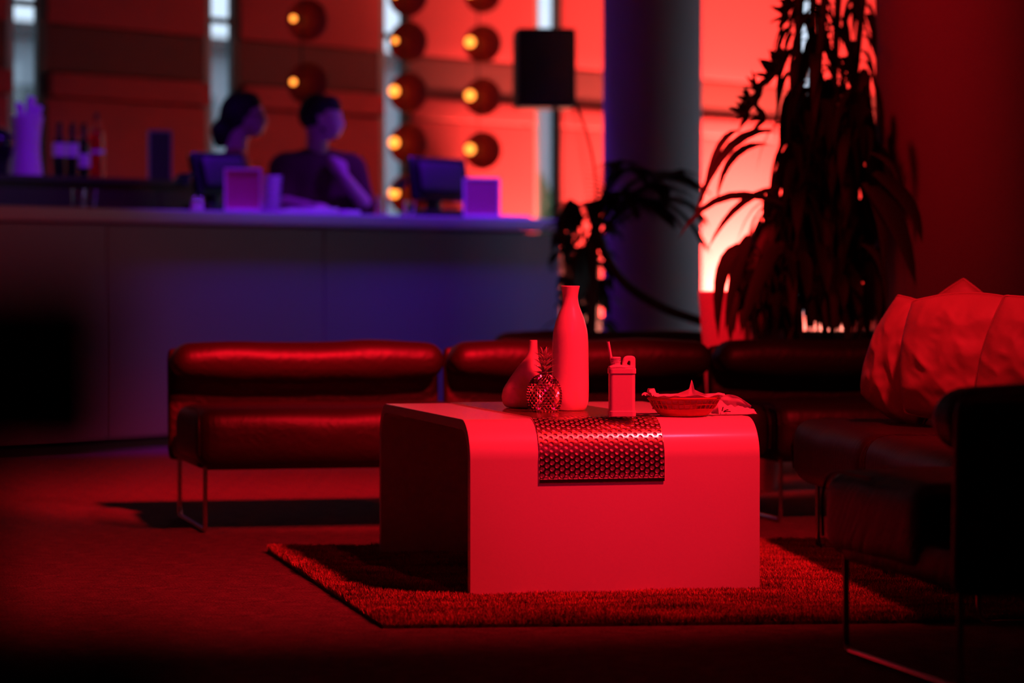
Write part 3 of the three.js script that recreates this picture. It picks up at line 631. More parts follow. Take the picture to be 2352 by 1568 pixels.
  part(bag, 'back_flap', sheet((u, v) => { const x = (u - 0.5) * 0.105, y = v * 0.050 * (0.35 + 0.65 * Math.sin(Math.PI * Math.min(1, 0.18 + u * 0.80))); return V3(x + 0.006 + v * 0.002, y + 0.002, -0.035 + v * 0.014 + 0.006 * noise(u * 4, v * 3, 2)); }, 28, 14, 0.0005), M.paper);
  part(bag, 'front_flap', sheet((u, v) => { const x = -0.036 + u * 0.102, top = 0.030 * (1 - u) * (0.8 + 0.2 * Math.cos(u * 9)) + 0.009 + 0.006 * noise(u * 9, 0, 1); return V3(x, 0.002 + v * top + 0.004 * noise(u * 5, v * 5, 3), 0.012 - v * 0.028 + 0.003 * noise(u * 7, v * 4, 6)); }, 32, 14, 0.0005), M.paper);
  part(bag, 'underside', sheet((u, v) => V3(-0.06 + u * 0.125, 0.0015 + 0.004 * Math.max(0, u - 0.7) + 0.0012 * noise(u * 6, v * 6, 8), 0.022 - v * 0.055), 24, 14, 0.0005), M.paper);
  const ink = []; for (const [x0, y0, x1, y1] of [[-0.030, 0.010, -0.027, 0.021], [-0.026, 0.009, -0.013, 0.014], [-0.026, 0.008, -0.007, 0.009]]) ink.push(tube([V3(x0, y0, 0.0165), V3((x0 + x1) / 2, (y0 + y1) / 2 + 0.001, 0.0172), V3(x1, y1, 0.0165)], 0.0014, 8, 6));
  part(bag, 'black_print', ink, M.ink);
  // flat papers under the basket
  const np = standOn(1500, 951, TAB.h + 0.0046), nap = thing('napkin', 'flat dark napkin lying between the cup and the basket', 'napkin', np, 0.35);
  part(nap, 'paper', sheet((u, v) => V3((u - 0.5) * 0.11, 0.0012 + 0.0012 * noise(u * 4, v * 4, 1), (v - 0.5) * 0.09), 16, 12, 0.0006), M.napkin);
}

// ---------------------------------------------------------------- dark chair close to the viewer
{
  const g = thing('dark_chair', 'dark ladder-back chair very close to the viewer, out of focus', 'chair', [-0.39, 0, -1.0], 0.1);
  part(g, 'top_rail', soft(0.52, 0.066, 0.03, 0.012, 10).translate(0.0, 0.770, 0), M.leather);
  part(g, 'back_rail', soft(0.50, 0.10, 0.025, 0.010, 8).translate(0.03, 0.632, 0), M.leather);
  part(g, 'seat', soft(0.46, 0.06, 0.44, 0.02, 10).translate(0, 0.44, -0.24), M.leather);
  for (const s of [-1, 1]) {
    part(g, 'leg', rod([V3(s * 0.20, 0.78, 0), V3(s * 0.20, 0.44, 0), V3(s * 0.21, 0, 0.06)], 0.018, 0.05), M.black);
    part(g, 'leg', rod([V3(s * 0.20, 0.42, -0.42), V3(s * 0.205, 0, -0.44)], 0.016, 0.05), M.black);
  }
}
// ---------------------------------------------------------------- bar
const BARTOP = 1.16;
const barPoint = (s, b) => [-1.65 + 0.647 * s - 0.762 * b, 14.9 + 0.762 * s + 0.647 * b];           // s along the front, b behind it
const barAlong = (px, b) => { const k = (px - MIDDLE) / FOCAL; return (k * (14.9 + 0.647 * b) + 1.65 + 0.762 * b) / (0.647 - k * 0.762); };
const onBar = (px, b, y = BARTOP) => { const [x, d] = barPoint(barAlong(px, b), b); return [x, y, -d]; };
const barScale = (px, b) => barPoint(barAlong(px, b), b)[1] / FOCAL;                                 // metres in a pixel there
{
  const g = thing('bar_counter', 'long grey bar counter with an overhanging top', 'bar', [-1.65, 0, -14.9], SLANT), end = 2.97, seam = barAlong(745, 0);
  for (const [a, b] of [[-1.7, seam - 0.5 - 1.0], [seam - 1.494, seam - 0.004], [seam + 0.004, end]]) part(g, 'front_panel', soft(b - a, 1.02, 0.03, 0.004, 4).translate((a + b) / 2, 0.57, -0.015), M.barFront);
  part(g, 'plinth', box(end + 1.7, 0.06, 0.5, (end - 1.7) / 2, 0.03, -0.30), M.black);
  part(g, 'carcass', box(end + 1.7 - 0.02, 1.02, 0.48, (end - 1.7) / 2, 0.57, -0.28), M.darkWood);
  part(g, 'end_panel', box(0.02, 1.02, 0.52, end - 0.01, 0.57, -0.28), M.barFront);
  part(g, 'countertop', soft(end + 1.75, 0.075, 0.62, 0.01, 6).translate((end - 1.7) / 2 + 0.005, BARTOP - 0.0375, -0.27), M.barTop);
}
{ // dark cabinet behind the bar
  const c = barPoint(0.6, 1.95), g = thing('back_cabinet', 'tall dark cabinet behind the bar carrying the bottles', 'cabinet', [c[0], 0, -c[1]], SLANT), h = 1.385;
  part(g, 'carcass', box(3.0, h - 0.04, 0.46, 0, (h - 0.04) / 2, 0), M.darkWood);
  part(g, 'top', soft(3.06, 0.04, 0.52, 0.006, 5).translate(0, h - 0.02, 0), M.darkWood);
  for (const k of [-2, -1, 0, 1, 2]) { const d = part(g, 'door', soft(0.585, h - 0.14, 0.02, 0.005, 4).translate(k * 0.596, (h - 0.04) / 2 + 0.02, 0.24), M.darkWood); part(d, 'handle', rod([V3(k * 0.596 + 0.22, 0.8, 0.25), V3(k * 0.596 + 0.22, 0.8, 0.275), V3(k * 0.596 + 0.22, 0.95, 0.275), V3(k * 0.596 + 0.22, 0.95, 0.25)], 0.006, 0.01), M.chrome); }
}
const CAB = 1.386, cabinetAt = (px) => onBar(px, 1.95, CAB);
{ // bottles and holders on the cabinet
  const bottle = (px, label, mat, labelMat, low, tall = 0.305) => {
    const g = thing('wine_bottle', label, 'bottle', cabinetAt(px), 0.7, 'wine bottles on the cabinet');
    part(g, 'glass', smoothLathe([[0.001, 0], [0.034, 0.001], [0.0375, 0.012], [0.0375, tall * 0.55], [0.034, tall * 0.64], [0.017, tall * 0.73], [0.0145, tall * 0.8], [0.0145, tall - 0.012], [0.0165, tall - 0.01], [0.0165, tall], [0.011, tall + 0.001]], 32, 80), mat);
    part(g, 'paper_label', lathe([[0.0380, low], [0.0384, low], [0.0384, low + 0.075], [0.0380, low + 0.075]], 32), labelMat);
    part(g, 'foil_cap', cyl(0.0158, 0.0158, 0.055, 0, tall - 0.043, 0), M.black);
    return g;
  };
  bottle(136, 'dark wine bottle with a high pale label, beside the waisted holder', M.bottleGlass, M.white, 0.115);
  bottle(166, 'dark wine bottle with a high pale label, between two others', M.bottleGlass, M.white, 0.115);
  bottle(192, 'dark wine bottle with a low pale label, beside the red bottle', M.bottleGlass, M.white, 0.06);
  const r = thing('red_bottle', 'glowing red glass bottle beside the wine bottles', 'bottle', cabinetAt(222), 0);
  part(r, 'glass', smoothLathe([[0.001, 0.0], [0.044, 0.002], [0.046, 0.02], [0.046, 0.24], [0.038, 0.268], [0.018, 0.282], [0.015, 0.32], [0.017, 0.335]], 32, 70), M.redGlass);
  part(r, 'label', lathe([[0.0465, 0.14], [0.0469, 0.14], [0.0469, 0.16], [0.0465, 0.16]], 32), M.white);
  part(r, 'stopper', cyl(0.014, 0.012, 0.03, 0, 0.35, 0), M.black);
  const s = barScale(60, 1.95), h = thing('waisted_holder', 'pale waisted holder with napkins at the bar end', 'holder', cabinetAt(60), 0);
  part(h, 'holder', smoothLathe([[0.001, 0], [36 * s, 0.002], [37 * s, 10 * s], [32 * s, 60 * s], [34 * s, 100 * s], [39 * s, 134 * s], [37.5 * s, 135 * s], [33 * s, 120 * s], [0.001, 100 * s]], 40, 60), M.white);
  for (const [x, a, t] of [[-12, 0.12, 46], [8, -0.1, 58], [22, -0.25, 40]]) { const n = part(h, 'napkin', soft(20 * s, t * s * 1.5, 0.03, 0.012, 8, [0, 0, 0.006], 0.006, 30), M.white); n.position.set(x * s, (120 + t * 0.35) * s, 0); n.rotation.z = a; }
  const v = thing('dark_vase', 'dark round-shouldered vase cut by the picture edge', 'vase', cabinetAt(-8), 0);
  part(v, 'body', smoothLathe([[0.001, 0], [24 * s, 0.003], [30 * s, 30 * s], [41 * s, 68 * s], [36 * s, 90 * s], [18 * s, 106 * s], [10 * s, 108 * s]], 40, 60), M.blackGloss);
  const m = thing('menu_board', 'dark framed menu board standing behind the bar', 'board', cabinetAt(367), SLANT * 0.4), ms = barScale(367, 1.95);
  const bw = 56 * ms, bh = 116 * ms;
  part(m, 'frame', [box(bw, 4 * ms, 0.02, 0, bh - 2 * ms, 0), box(bw, 4 * ms, 0.02, 0, 2 * ms, 0), box(4 * ms, bh, 0.02, -bw / 2 + 2 * ms, bh / 2, 0), box(4 * ms, bh, 0.02, bw / 2 - 2 * ms, bh / 2, 0)], M.post);
  part(m, 'board', box(bw - 6 * ms, bh - 6 * ms, 0.012, 0, bh / 2, 0), M.postDark);
  part(m, 'foot', box(bw * 0.9, 0.012, 0.09, 0, 0.006, -0.02), M.postDark);
}
{ // things on the bar counter
  const till = (px, w, h, lean, label, turn) => {
    const s = barScale(px, 0.46), g = thing('till_terminal', label, 'till', onBar(px, 0.46), turn, 'till terminals on the bar');
    part(g, 'base', soft(w * s * 0.8, 0.05, 0.22, 0.012, 6).translate(0, 0.025, 0), M.blackGloss);
    part(g, 'stand', soft(0.08, h * s * 0.6, 0.07, 0.02, 6).translate(0, h * s * 0.32, -0.02), M.blackGloss);
    const screen = part(g, 'monitor', soft(w * s, h * s * 0.72, 0.05, 0.012, 8), M.blackGloss); screen.position.set(0, h * s * 0.64, 0.03); screen.rotation.set(-0.28, 0, lean);
    part(screen, 'back_cover', soft(w * s * 0.8, h * s * 0.5, 0.05, 0.02, 6).translate(0, 0, 0.035), M.black);
    part(g, 'card_reader', soft(0.07, 0.02, 0.11, 0.006, 5).rotateZ(0.9).translate(-w * s * 0.62, h * s * 0.55, 0), M.blackGloss);
  };
  till(495, 150, 140, 0.02, 'black till terminal on the bar in front of the woman', 0.75);
  till(1000, 150, 140, -0.02, 'black till terminal on the bar near the loudspeaker', 0.55);
  const stand = (px, b, w, h, label, turn) => {
    const s = barScale(px, b), g = thing('sign_holder', label, 'sign', onBar(px, b), turn, 'sign holders on the bar');
    const W = w * s, Hh = h * s;
    part(g, 'frame', [box(W, 0.012, 0.012, 0, Hh - 0.006, 0), box(W, 0.012, 0.012, 0, 0.012, 0), box(0.012, Hh, 0.012, -W / 2 + 0.006, Hh / 2, 0), box(0.012, Hh, 0.012, W / 2 - 0.006, Hh / 2, 0)], M.white);
    part(g, 'sheet', box(W - 0.02, Hh - 0.02, 0.004, 0, Hh / 2 + 0.002, 0), M.signPink);
    part(g, 'foot', box(W, 0.008, 0.09, 0, 0.004, 0), M.white);
  };
  M.signPink = std(lin(0.62, 0.16, 0.26), 0.6);
  stand(558, 0.09, 86, 100, 'upright pink sign holder with a pale frame on the bar', 0.15);
  stand(1106, 0.12, 86, 92, 'upright pale sign holder beside the second till terminal', 0.2);
  // pile of saucers
  const sp = onBar(622, 0.30);
  for (let k = 0; k < 12; k++) {
    const p = thing('saucer', 'thin pale saucer in the leaning pile beside the pink sign', 'saucer', [sp[0] + 0.006 * noise(k * 1.7, 1, 1) + 0.001 * k, sp[1] + k * 0.0165, sp[2]], 0, 'pile of saucers on the bar');
    part(p, 'dish', lathe([[0.001, 0], [0.028, 0], [0.03, 0.004], [0.052, 0.0145], [0.053, 0.016], [0.049, 0.0155], [0.028, 0.006], [0.001, 0.005]], 28), M.white);
  }
  // flat papers and trays
  const flat = (px, b, w, d, h, label, name = 'paper_stack', mat = M.white, cat = 'paper') => { const g = thing(name, label, cat, onBar(px, b), SLANT); for (let k = 0; k < 3; k++) part(g, 'sheet', soft(w, h / 3, d, 0.001, 3).translate(0.006 * noise(k * 3.1, px, 1), h / 6 + k * h / 3, 0.006 * noise(k, px, 5)), mat); };
  flat(652, 0.10, 0.20, 0.14, 0.018, 'stack of white papers beside the pile of saucers');
  flat(718, 0.12, 0.22, 0.16, 0.030, 'stack of white papers before the man');
  flat(795, 0.12, 0.12, 0.10, 0.022, 'small white pad on the bar by the raised hand');
  flat(1165, 0.12, 0.24, 0.14, 0.016, 'stack of white papers at the end of the bar');
  // shakers and glasses
  const shaker = (px, label) => { const g = thing('shaker', label, 'shaker', onBar(px, 0.1), 0, 'shakers on the bar'); part(g, 'jar', smoothLathe([[0.001, 0], [0.016, 0.001], [0.0165, 0.01], [0.013, 0.045], [0.012, 0.05], [0.001, 0.051]], 20, 24), M.white); part(g, 'cap', smoothLathe([[0.0135, 0.048], [0.0135, 0.058], [0.008, 0.066], [0.001, 0.067]], 20, 20), M.chrome); };
  shaker(445, 'pale shaker on the bar, further from the pink sign'); shaker(460, 'pale shaker on the bar, nearer to the pink sign');
  const tumbler = (px, b, h, label) => { const g = thing('drinking_glass', label, 'glass', onBar(px, b), 0, 'drinking glasses on the bar'); part(g, 'glass', lathe([[0.001, 0], [0.026, 0], [0.033, h], [0.031, h], [0.0245, 0.006], [0.001, 0.006]], 28), M.glass); };
  tumbler(178, 0.1, 0.09, 'empty drinking glass at the dark bar end, beside another'); tumbler(206, 0.1, 0.09, 'empty drinking glass at the dark bar end, under the red bottle');
  tumbler(878, 0.06, 0.10, 'clear drinking glass on the bar below the pale window strip'); tumbler(940, 0.06, 0.08, 'small clear glass on the bar beside the till terminal');
}
// loudspeaker on a stand
{
  const d = 18.0, s = d / FOCAL, p = at(1250, 250, d), g = thing('loudspeaker', 'black loudspeaker box mounted high on a stand', 'loudspeaker', [p.x, p.y, p.z], 0.1);
  part(g, 'cabinet', soft(136 * s, 182 * s, 0.30, 0.02, 8).translate(0, 91 * s, 0), M.black);
  part(g, 'grille', soft(122 * s, 166 * s, 0.012, 0.005, 5).translate(0, 91 * s, 0.152), M.blackGloss);
  const q = thing('speaker_stand', 'thin black pole stand carrying the loudspeaker', 'stand', [at(1276, 0, d).x, 0, -d], 0.1);
  part(q, 'pole', cyl(0.019, 0.019, p.y, 0, p.y / 2, 0), M.black);
  part(q, 'collar', cyl(0.03, 0.03, 0.06, 0, 1.1, 0), M.black);
  for (let k = 0; k < 3; k++) { const a = k * 2.094 + 0.4; part(q, 'leg', rod([V3(0, 0.75, 0), V3(0.45 * Math.cos(a), 0.012, 0.45 * Math.sin(a))], 0.012), M.black); }
}

// ---------------------------------------------------------------- people
// a body as one surface: tapered capsules joined by a smooth minimum and meshed
function bodyMesh(bones, cell, blend, pad = 0.06) {
  const lo = V3(9e9, 9e9, 9e9), hi = V3(-9e9, -9e9, -9e9);
  for (const [a, b, ra, rb] of bones) for (const [p, r] of [[a, ra], [b, rb]]) { lo.min(V3(p[0] - r, p[1] - r, p[2] - r)); hi.max(V3(p[0] + r, p[1] + r, p[2] + r)); }
  lo.subScalar(pad); hi.addScalar(pad);
  const size = Math.max(hi.x - lo.x, hi.y - lo.y, hi.z - lo.z), n = Math.ceil(size / cell) + 2, mid = lo.clone().add(hi).multiplyScalar(0.5);
  const mc = new MarchingCubes(n, new THREE.MeshBasicMaterial(), false, false, 400000);
  const B = bones.map(([a, b, ra, rb, sx = 1]) => ({ a: V3(...a), ab: V3(b[0] - a[0], b[1] - a[1], b[2] - a[2]), ra, rb }));
  for (const o of B) o.l = Math.max(1e-9, o.ab.lengthSq());
  mc.isolation = 0;
  const v = V3(), w = V3();
  for (let z = 0; z < n; z++) for (let y = 0; y < n; y++) for (let x = 0; x < n; x++) {
    v.set(((x - n / 2) / (n / 2)) * size / 2 + mid.x, ((y - n / 2) / (n / 2)) * size / 2 + mid.y, ((z - n / 2) / (n / 2)) * size / 2 + mid.z);
    let sum = 0, best = 9;
    for (const o of B) {
      w.copy(v).sub(o.a); const t = Math.max(0, Math.min(1, w.dot(o.ab) / o.l));
      const d = w.addScaledVector(o.ab, -t).length() - (o.ra + (o.rb - o.ra) * t);
      if (d < best) best = d; sum += Math.exp(-Math.min(d, 1) / blend);
    }
    mc.field[z * n * n + y * n + x] = -(best > 0.15 ? best : -blend * Math.log(sum));
  }
  mc.update();
  const P = mc.positionArray.slice(0, mc.count * 3), Nn = mc.normalArray.slice(0, mc.count * 3), g = new THREE.BufferGeometry();
  for (let i = 0; i < P.length; i += 3) { P[i] = P[i] * size / 2 + mid.x; P[i + 1] = P[i + 1] * size / 2 + mid.y; P[i + 2] = P[i + 2] * size / 2 + mid.z; }
  g.setAttribute('position', new THREE.BufferAttribute(P, 3)); g.setAttribute('normal', new THREE.BufferAttribute(Nn, 3));
  g.deleteAttribute('normal'); const m = mergeVertices(g, 1e-5); m.computeVertexNormals();
  return m;
}
// a hand as bones: palm and five bent fingers; o is the wrist, f points along the fingers, u away from the back of the hand, t towards the thumb
function handBones(o, f, t, u, curl = 0.6, k = 1) {
  const P = (a, b, c) => [o[0] + f[0] * a + t[0] * b + u[0] * c, o[1] + f[1] * a + t[1] * b + u[1] * c, o[2] + f[2] * a + t[2] * b + u[2] * c], out = [];
  out.push([P(0, 0, 0), P(0.075 * k, 0.022 * k, 0), 0.021 * k, 0.016 * k], [P(0, 0, 0), P(0.075 * k, -0.022 * k, 0), 0.021 * k, 0.014 * k]);
  [[0.030, 0.074], [0.010, 0.082], [-0.012, 0.077], [-0.032, 0.060]].forEach(([s, len]) => {
    const a = P(0.075 * k, s * k, 0), b = P((0.075 + len * 0.45) * k, s * 1.08 * k, -0.3 * curl * len * 0.45 * k), c = P((0.075 + len * (0.45 + 0.3 * Math.cos(curl))) * k, s * 1.12 * k, -(0.14 + 0.3 * Math.sin(curl)) * len * k), e = P((0.075 + len * (0.45 + 0.3 * Math.cos(curl) + 0.25 * Math.cos(2 * curl))) * k, s * 1.14 * k, -(0.14 + 0.3 * Math.sin(curl) + 0.25 * Math.sin(2 * curl)) * len * k);
    out.push([a, b, 0.0100 * k, 0.0092 * k], [b, c, 0.0092 * k, 0.0084 * k], [c, e, 0.0084 * k, 0.0074 * k]);
  });
  out.push([P(0.018 * k, 0.018 * k, 0), P(0.050 * k, 0.050 * k, -0.012 * k), 0.015 * k, 0.011 * k], [P(0.050 * k, 0.050 * k, -0.012 * k), P(0.078 * k, 0.058 * k, -0.022 * k), 0.011 * k, 0.009 * k]);
  return out;
}
// head in profile space: x forward, y up from the chin's base of the neck; returns bones for skull, jaw, nose, lips, ear
const headBones = () => [
  [[-0.02, 0.130, 0], [0.02, 0.140, 0], 0.082, 0.078], [[-0.035, 0.110, 0], [0.03, 0.09, 0], 0.070, 0.062], [[0.045, 0.045, 0], [0.055, 0.05, 0], 0.038, 0.034], [[0.02, 0.06, 0.03], [0.05, 0.03, 0.008], 0.032, 0.024], [[0.02, 0.06, -0.03], [0.05, 0.03, -0.008], 0.032, 0.024],
  [[0.088, 0.105, 0], [0.108, 0.078, 0], 0.010, 0.013], [[0.075, 0.075, 0.028], [0.082, 0.085, 0.02], 0.018, 0.015], [[0.075, 0.075, -0.028], [0.082, 0.085, -0.02], 0.018, 0.015], [[0.080, 0.048, 0.012], [0.080, 0.048, -0.012], 0.011, 0.011], [[0.082, 0.038, 0.01], [0.082, 0.038, -0.01], 0.009, 0.009], [[0.078, 0.118, 0.03], [0.082, 0.116, -0.03], 0.012, 0.012],
  [[0.0, 0.095, 0.074], [-0.012, 0.12, 0.080], 0.010, 0.014], [[0.0, 0.095, -0.074], [-0.012, 0.12, -0.080], 0.010, 0.014],
];
function person(label, pos, turn, o) {
  const g = thing('person', label, 'person', pos, turn);
  const body = [...o.trunk], skinM = o.skin;
  const head = new THREE.Matrix4().compose(V3(...o.head), new THREE.Quaternion().setFromEuler(new THREE.Euler(0, o.look ?? 0, o.nod ?? 0)), V3(1, 1, 1));
  const mv = (p) => V3(...p).applyMatrix4(head).toArray();
  const hg = bodyMesh(headBones().map(([a, b, ra, rb]) => [mv(a), mv(b), ra, rb]).concat([[mv([-0.03, 0.06, 0]), o.neck, 0.058, 0.060]]), 0.0055, 0.012);
  const skinParts = [hg, ...(o.hands ?? []).map((h) => bodyMesh(h, 0.0055, 0.006)), ...(o.bare ?? []).map((h) => bodyMesh(h, 0.011, 0.02))];
  part(g, 'body', skinParts, skinM);
  part(g, 'shirt', bodyMesh(o.trunk, 0.013, 0.03), o.shirt);
  part(g, 'trousers', bodyMesh(o.legs, 0.014, 0.02), M.trousers);
  part(g, 'hair', bodyMesh(o.hair.map(([a, b, ra, rb]) => [mv(a), mv(b), ra, rb]), 0.007, 0.015), M.hair);
  for (const z of [-1, 1]) { const e = part(g, 'eye', ball(0.0105, 0, 0, 0, 12), M.white); e.position.set(...mv([0.083, 0.103, z * 0.031])); }
  if (o.glasses) {
    const fr = []; for (const z of [-1, 1]) { const t = new THREE.TorusGeometry(0.024, 0.0024, 6, 28); t.rotateY(Math.PI / 2); t.translate(0.103, 0.100, z * 0.034); t.applyMatrix4(head); fr.push(t); const s = tube([V3(...mv([0.100, 0.108, z * 0.058])), V3(...mv([0.05, 0.112, z * 0.083])), V3(...mv([-0.01, 0.112, z * 0.088]))], 0.0022, 10, 6); fr.push(s); }
    fr.push(tube([V3(...mv([0.105, 0.104, 0.012])), V3(...mv([0.109, 0.107, 0])), V3(...mv([0.105, 0.104, -0.012]))], 0.0022, 8, 6));
    part(g, 'glasses', fr, M.black);
  }
  return g;
}
const standing = (w, hip, lean = 0) => [[[0 - lean, hip, 0.085 * w], [0, 0.50, 0.10], 0.092, 0.062], [[0, 0.50, 0.10], [-0.02, 0.09, 0.11], 0.060, 0.044], [[-0.02, 0.06, 0.11], [0.13, 0.035, 0.12], 0.042, 0.032], [[0 - lean, hip, -0.085 * w], [0.02, 0.50, -0.10], 0.092, 0.062], [[0.02, 0.50, -0.10], [0, 0.09, -0.11], 0.060, 0.044], [[0, 0.06, -0.11], [0.15, 0.035, -0.12], 0.042, 0.032]];
{ // woman in profile, looking along the bar to the right of the picture
  const [x, , z] = onBar(545, 1.18);
  person('woman with glasses and gathered dark hair standing behind the bar', [x, 0, z], 0.12, {
    skin: M.skin, shirt: M.shirtRed, glasses: true, head: [0.045, 1.615, 0], nod: 0.03, look: -0.1, neck: [-0.015, 1.49, 0],
    trunk: [[[-0.02, 0.95, 0.06], [-0.02, 0.95, -0.06], 0.115, 0.115], [[-0.02, 0.98, 0], [-0.01, 1.18, 0], 0.125, 0.115], [[0.0, 1.2, 0.05], [0.0, 1.36, 0.05], 0.105, 0.09], [[0.0, 1.2, -0.05], [0.0, 1.36, -0.05], 0.105, 0.09], [[-0.02, 1.45, 0.14], [-0.02, 1.45, -0.14], 0.058, 0.058], [[-0.02, 1.47, 0.04], [-0.02, 1.47, -0.04], 0.06, 0.06], [[-0.02, 1.45, 0.165], [-0.03, 1.17, 0.20], 0.052, 0.043], [[-0.02, 1.45, -0.165], [-0.03, 1.17, -0.20], 0.052, 0.043]],
    bare: [[[[-0.03, 1.18, 0.20], [0.19, 1.215, 0.17], 0.037, 0.026]], [[[-0.03, 1.18, -0.20], [0.19, 1.215, -0.17], 0.037, 0.026]]],
    hands: [handBones([0.19, 1.215, 0.17], [0.98, 0, -0.2], [-0.2, 0, -0.98], [0, 1, 0], 0.6, 0.92), handBones([0.19, 1.215, -0.17], [0.98, 0, 0.2], [-0.2, 0, 0.98], [0, 1, 0], 0.6, 0.92)],
    legs: standing(1, 0.93),
    hair: [[[-0.03, 0.155, 0], [0.02, 0.170, 0], 0.090, 0.075], [[-0.05, 0.12, 0.02], [-0.05, 0.12, -0.02], 0.085, 0.085], [[-0.085, 0.06, 0], [-0.125, 0.03, 0], 0.055, 0.058], [[-0.125, 0.03, 0], [-0.135, -0.02, 0], 0.055, 0.040], [[-0.02, 0.13, 0.062], [0.03, 0.165, 0.04], 0.032, 0.026], [[-0.02, 0.13, -0.062], [0.03, 0.165, -0.04], 0.032, 0.026]],
  });
}
{ // man leaning on the bar with one hand raised
  const [x, , z] = onBar(730, 0.84);
  person('man in a dark shirt leaning on the bar with one hand raised', [x, 0, z], -1.15, {
    skin: M.skin, shirt: M.shirtDark, head: [0.06, 1.60, 0], nod: -0.05, look: 1.0, neck: [0.0, 1.475, 0],
    trunk: [[[-0.04, 0.95, 0.07], [-0.04, 0.95, -0.07], 0.13, 0.13], [[-0.04, 1.0, 0], [-0.02, 1.2, 0], 0.145, 0.14], [[0.0, 1.2, 0.07], [0.0, 1.37, 0.08], 0.12, 0.105], [[0.0, 1.2, -0.07], [0.0, 1.37, -0.08], 0.12, 0.105], [[0.0, 1.43, 0.17], [0.0, 1.43, -0.17], 0.075, 0.075], [[0.0, 1.46, 0.05], [0.0, 1.46, -0.05], 0.07, 0.07], [[0.0, 1.43, 0.21], [0.08, 1.24, 0.25], 0.065, 0.055], [[0.0, 1.43, -0.21], [0.10, 1.22, -0.25], 0.065, 0.055]],
    bare: [[[[0.08, 1.24, 0.25], [0.27, 1.215, 0.16], 0.046, 0.031]], [[[0.10, 1.22, -0.25], [0.215, 1.375, -0.08], 0.046, 0.030]]],
    hands: [handBones([0.27, 1.215, 0.16], [0.9, 0, -0.43], [-0.43, 0, -0.9], [0, 1, 0], 0.5), handBones([0.215, 1.375, -0.08], [-0.3, 0.9, 0.3], [-0.2, 0.25, 0.94], [0.9, 0.3, 0.2], 0.9)],
    legs: standing(1.1, 0.93, 0.03),
    hair: [[[-0.03, 0.158, 0], [0.03, 0.168, 0], 0.088, 0.072], [[-0.055, 0.12, 0.01], [-0.055, 0.12, -0.01], 0.078, 0.078], [[-0.02, 0.10, 0.068], [-0.01, 0.15, 0.06], 0.02, 0.03], [[-0.02, 0.10, -0.068], [-0.01, 0.15, -0.06], 0.02, 0.03], [[0.02, 0.05, 0.055], [0.062, 0.02, 0.012], 0.014, 0.018], [[0.02, 0.05, -0.055], [0.062, 0.02, -0.012], 0.014, 0.018]],
  });
}

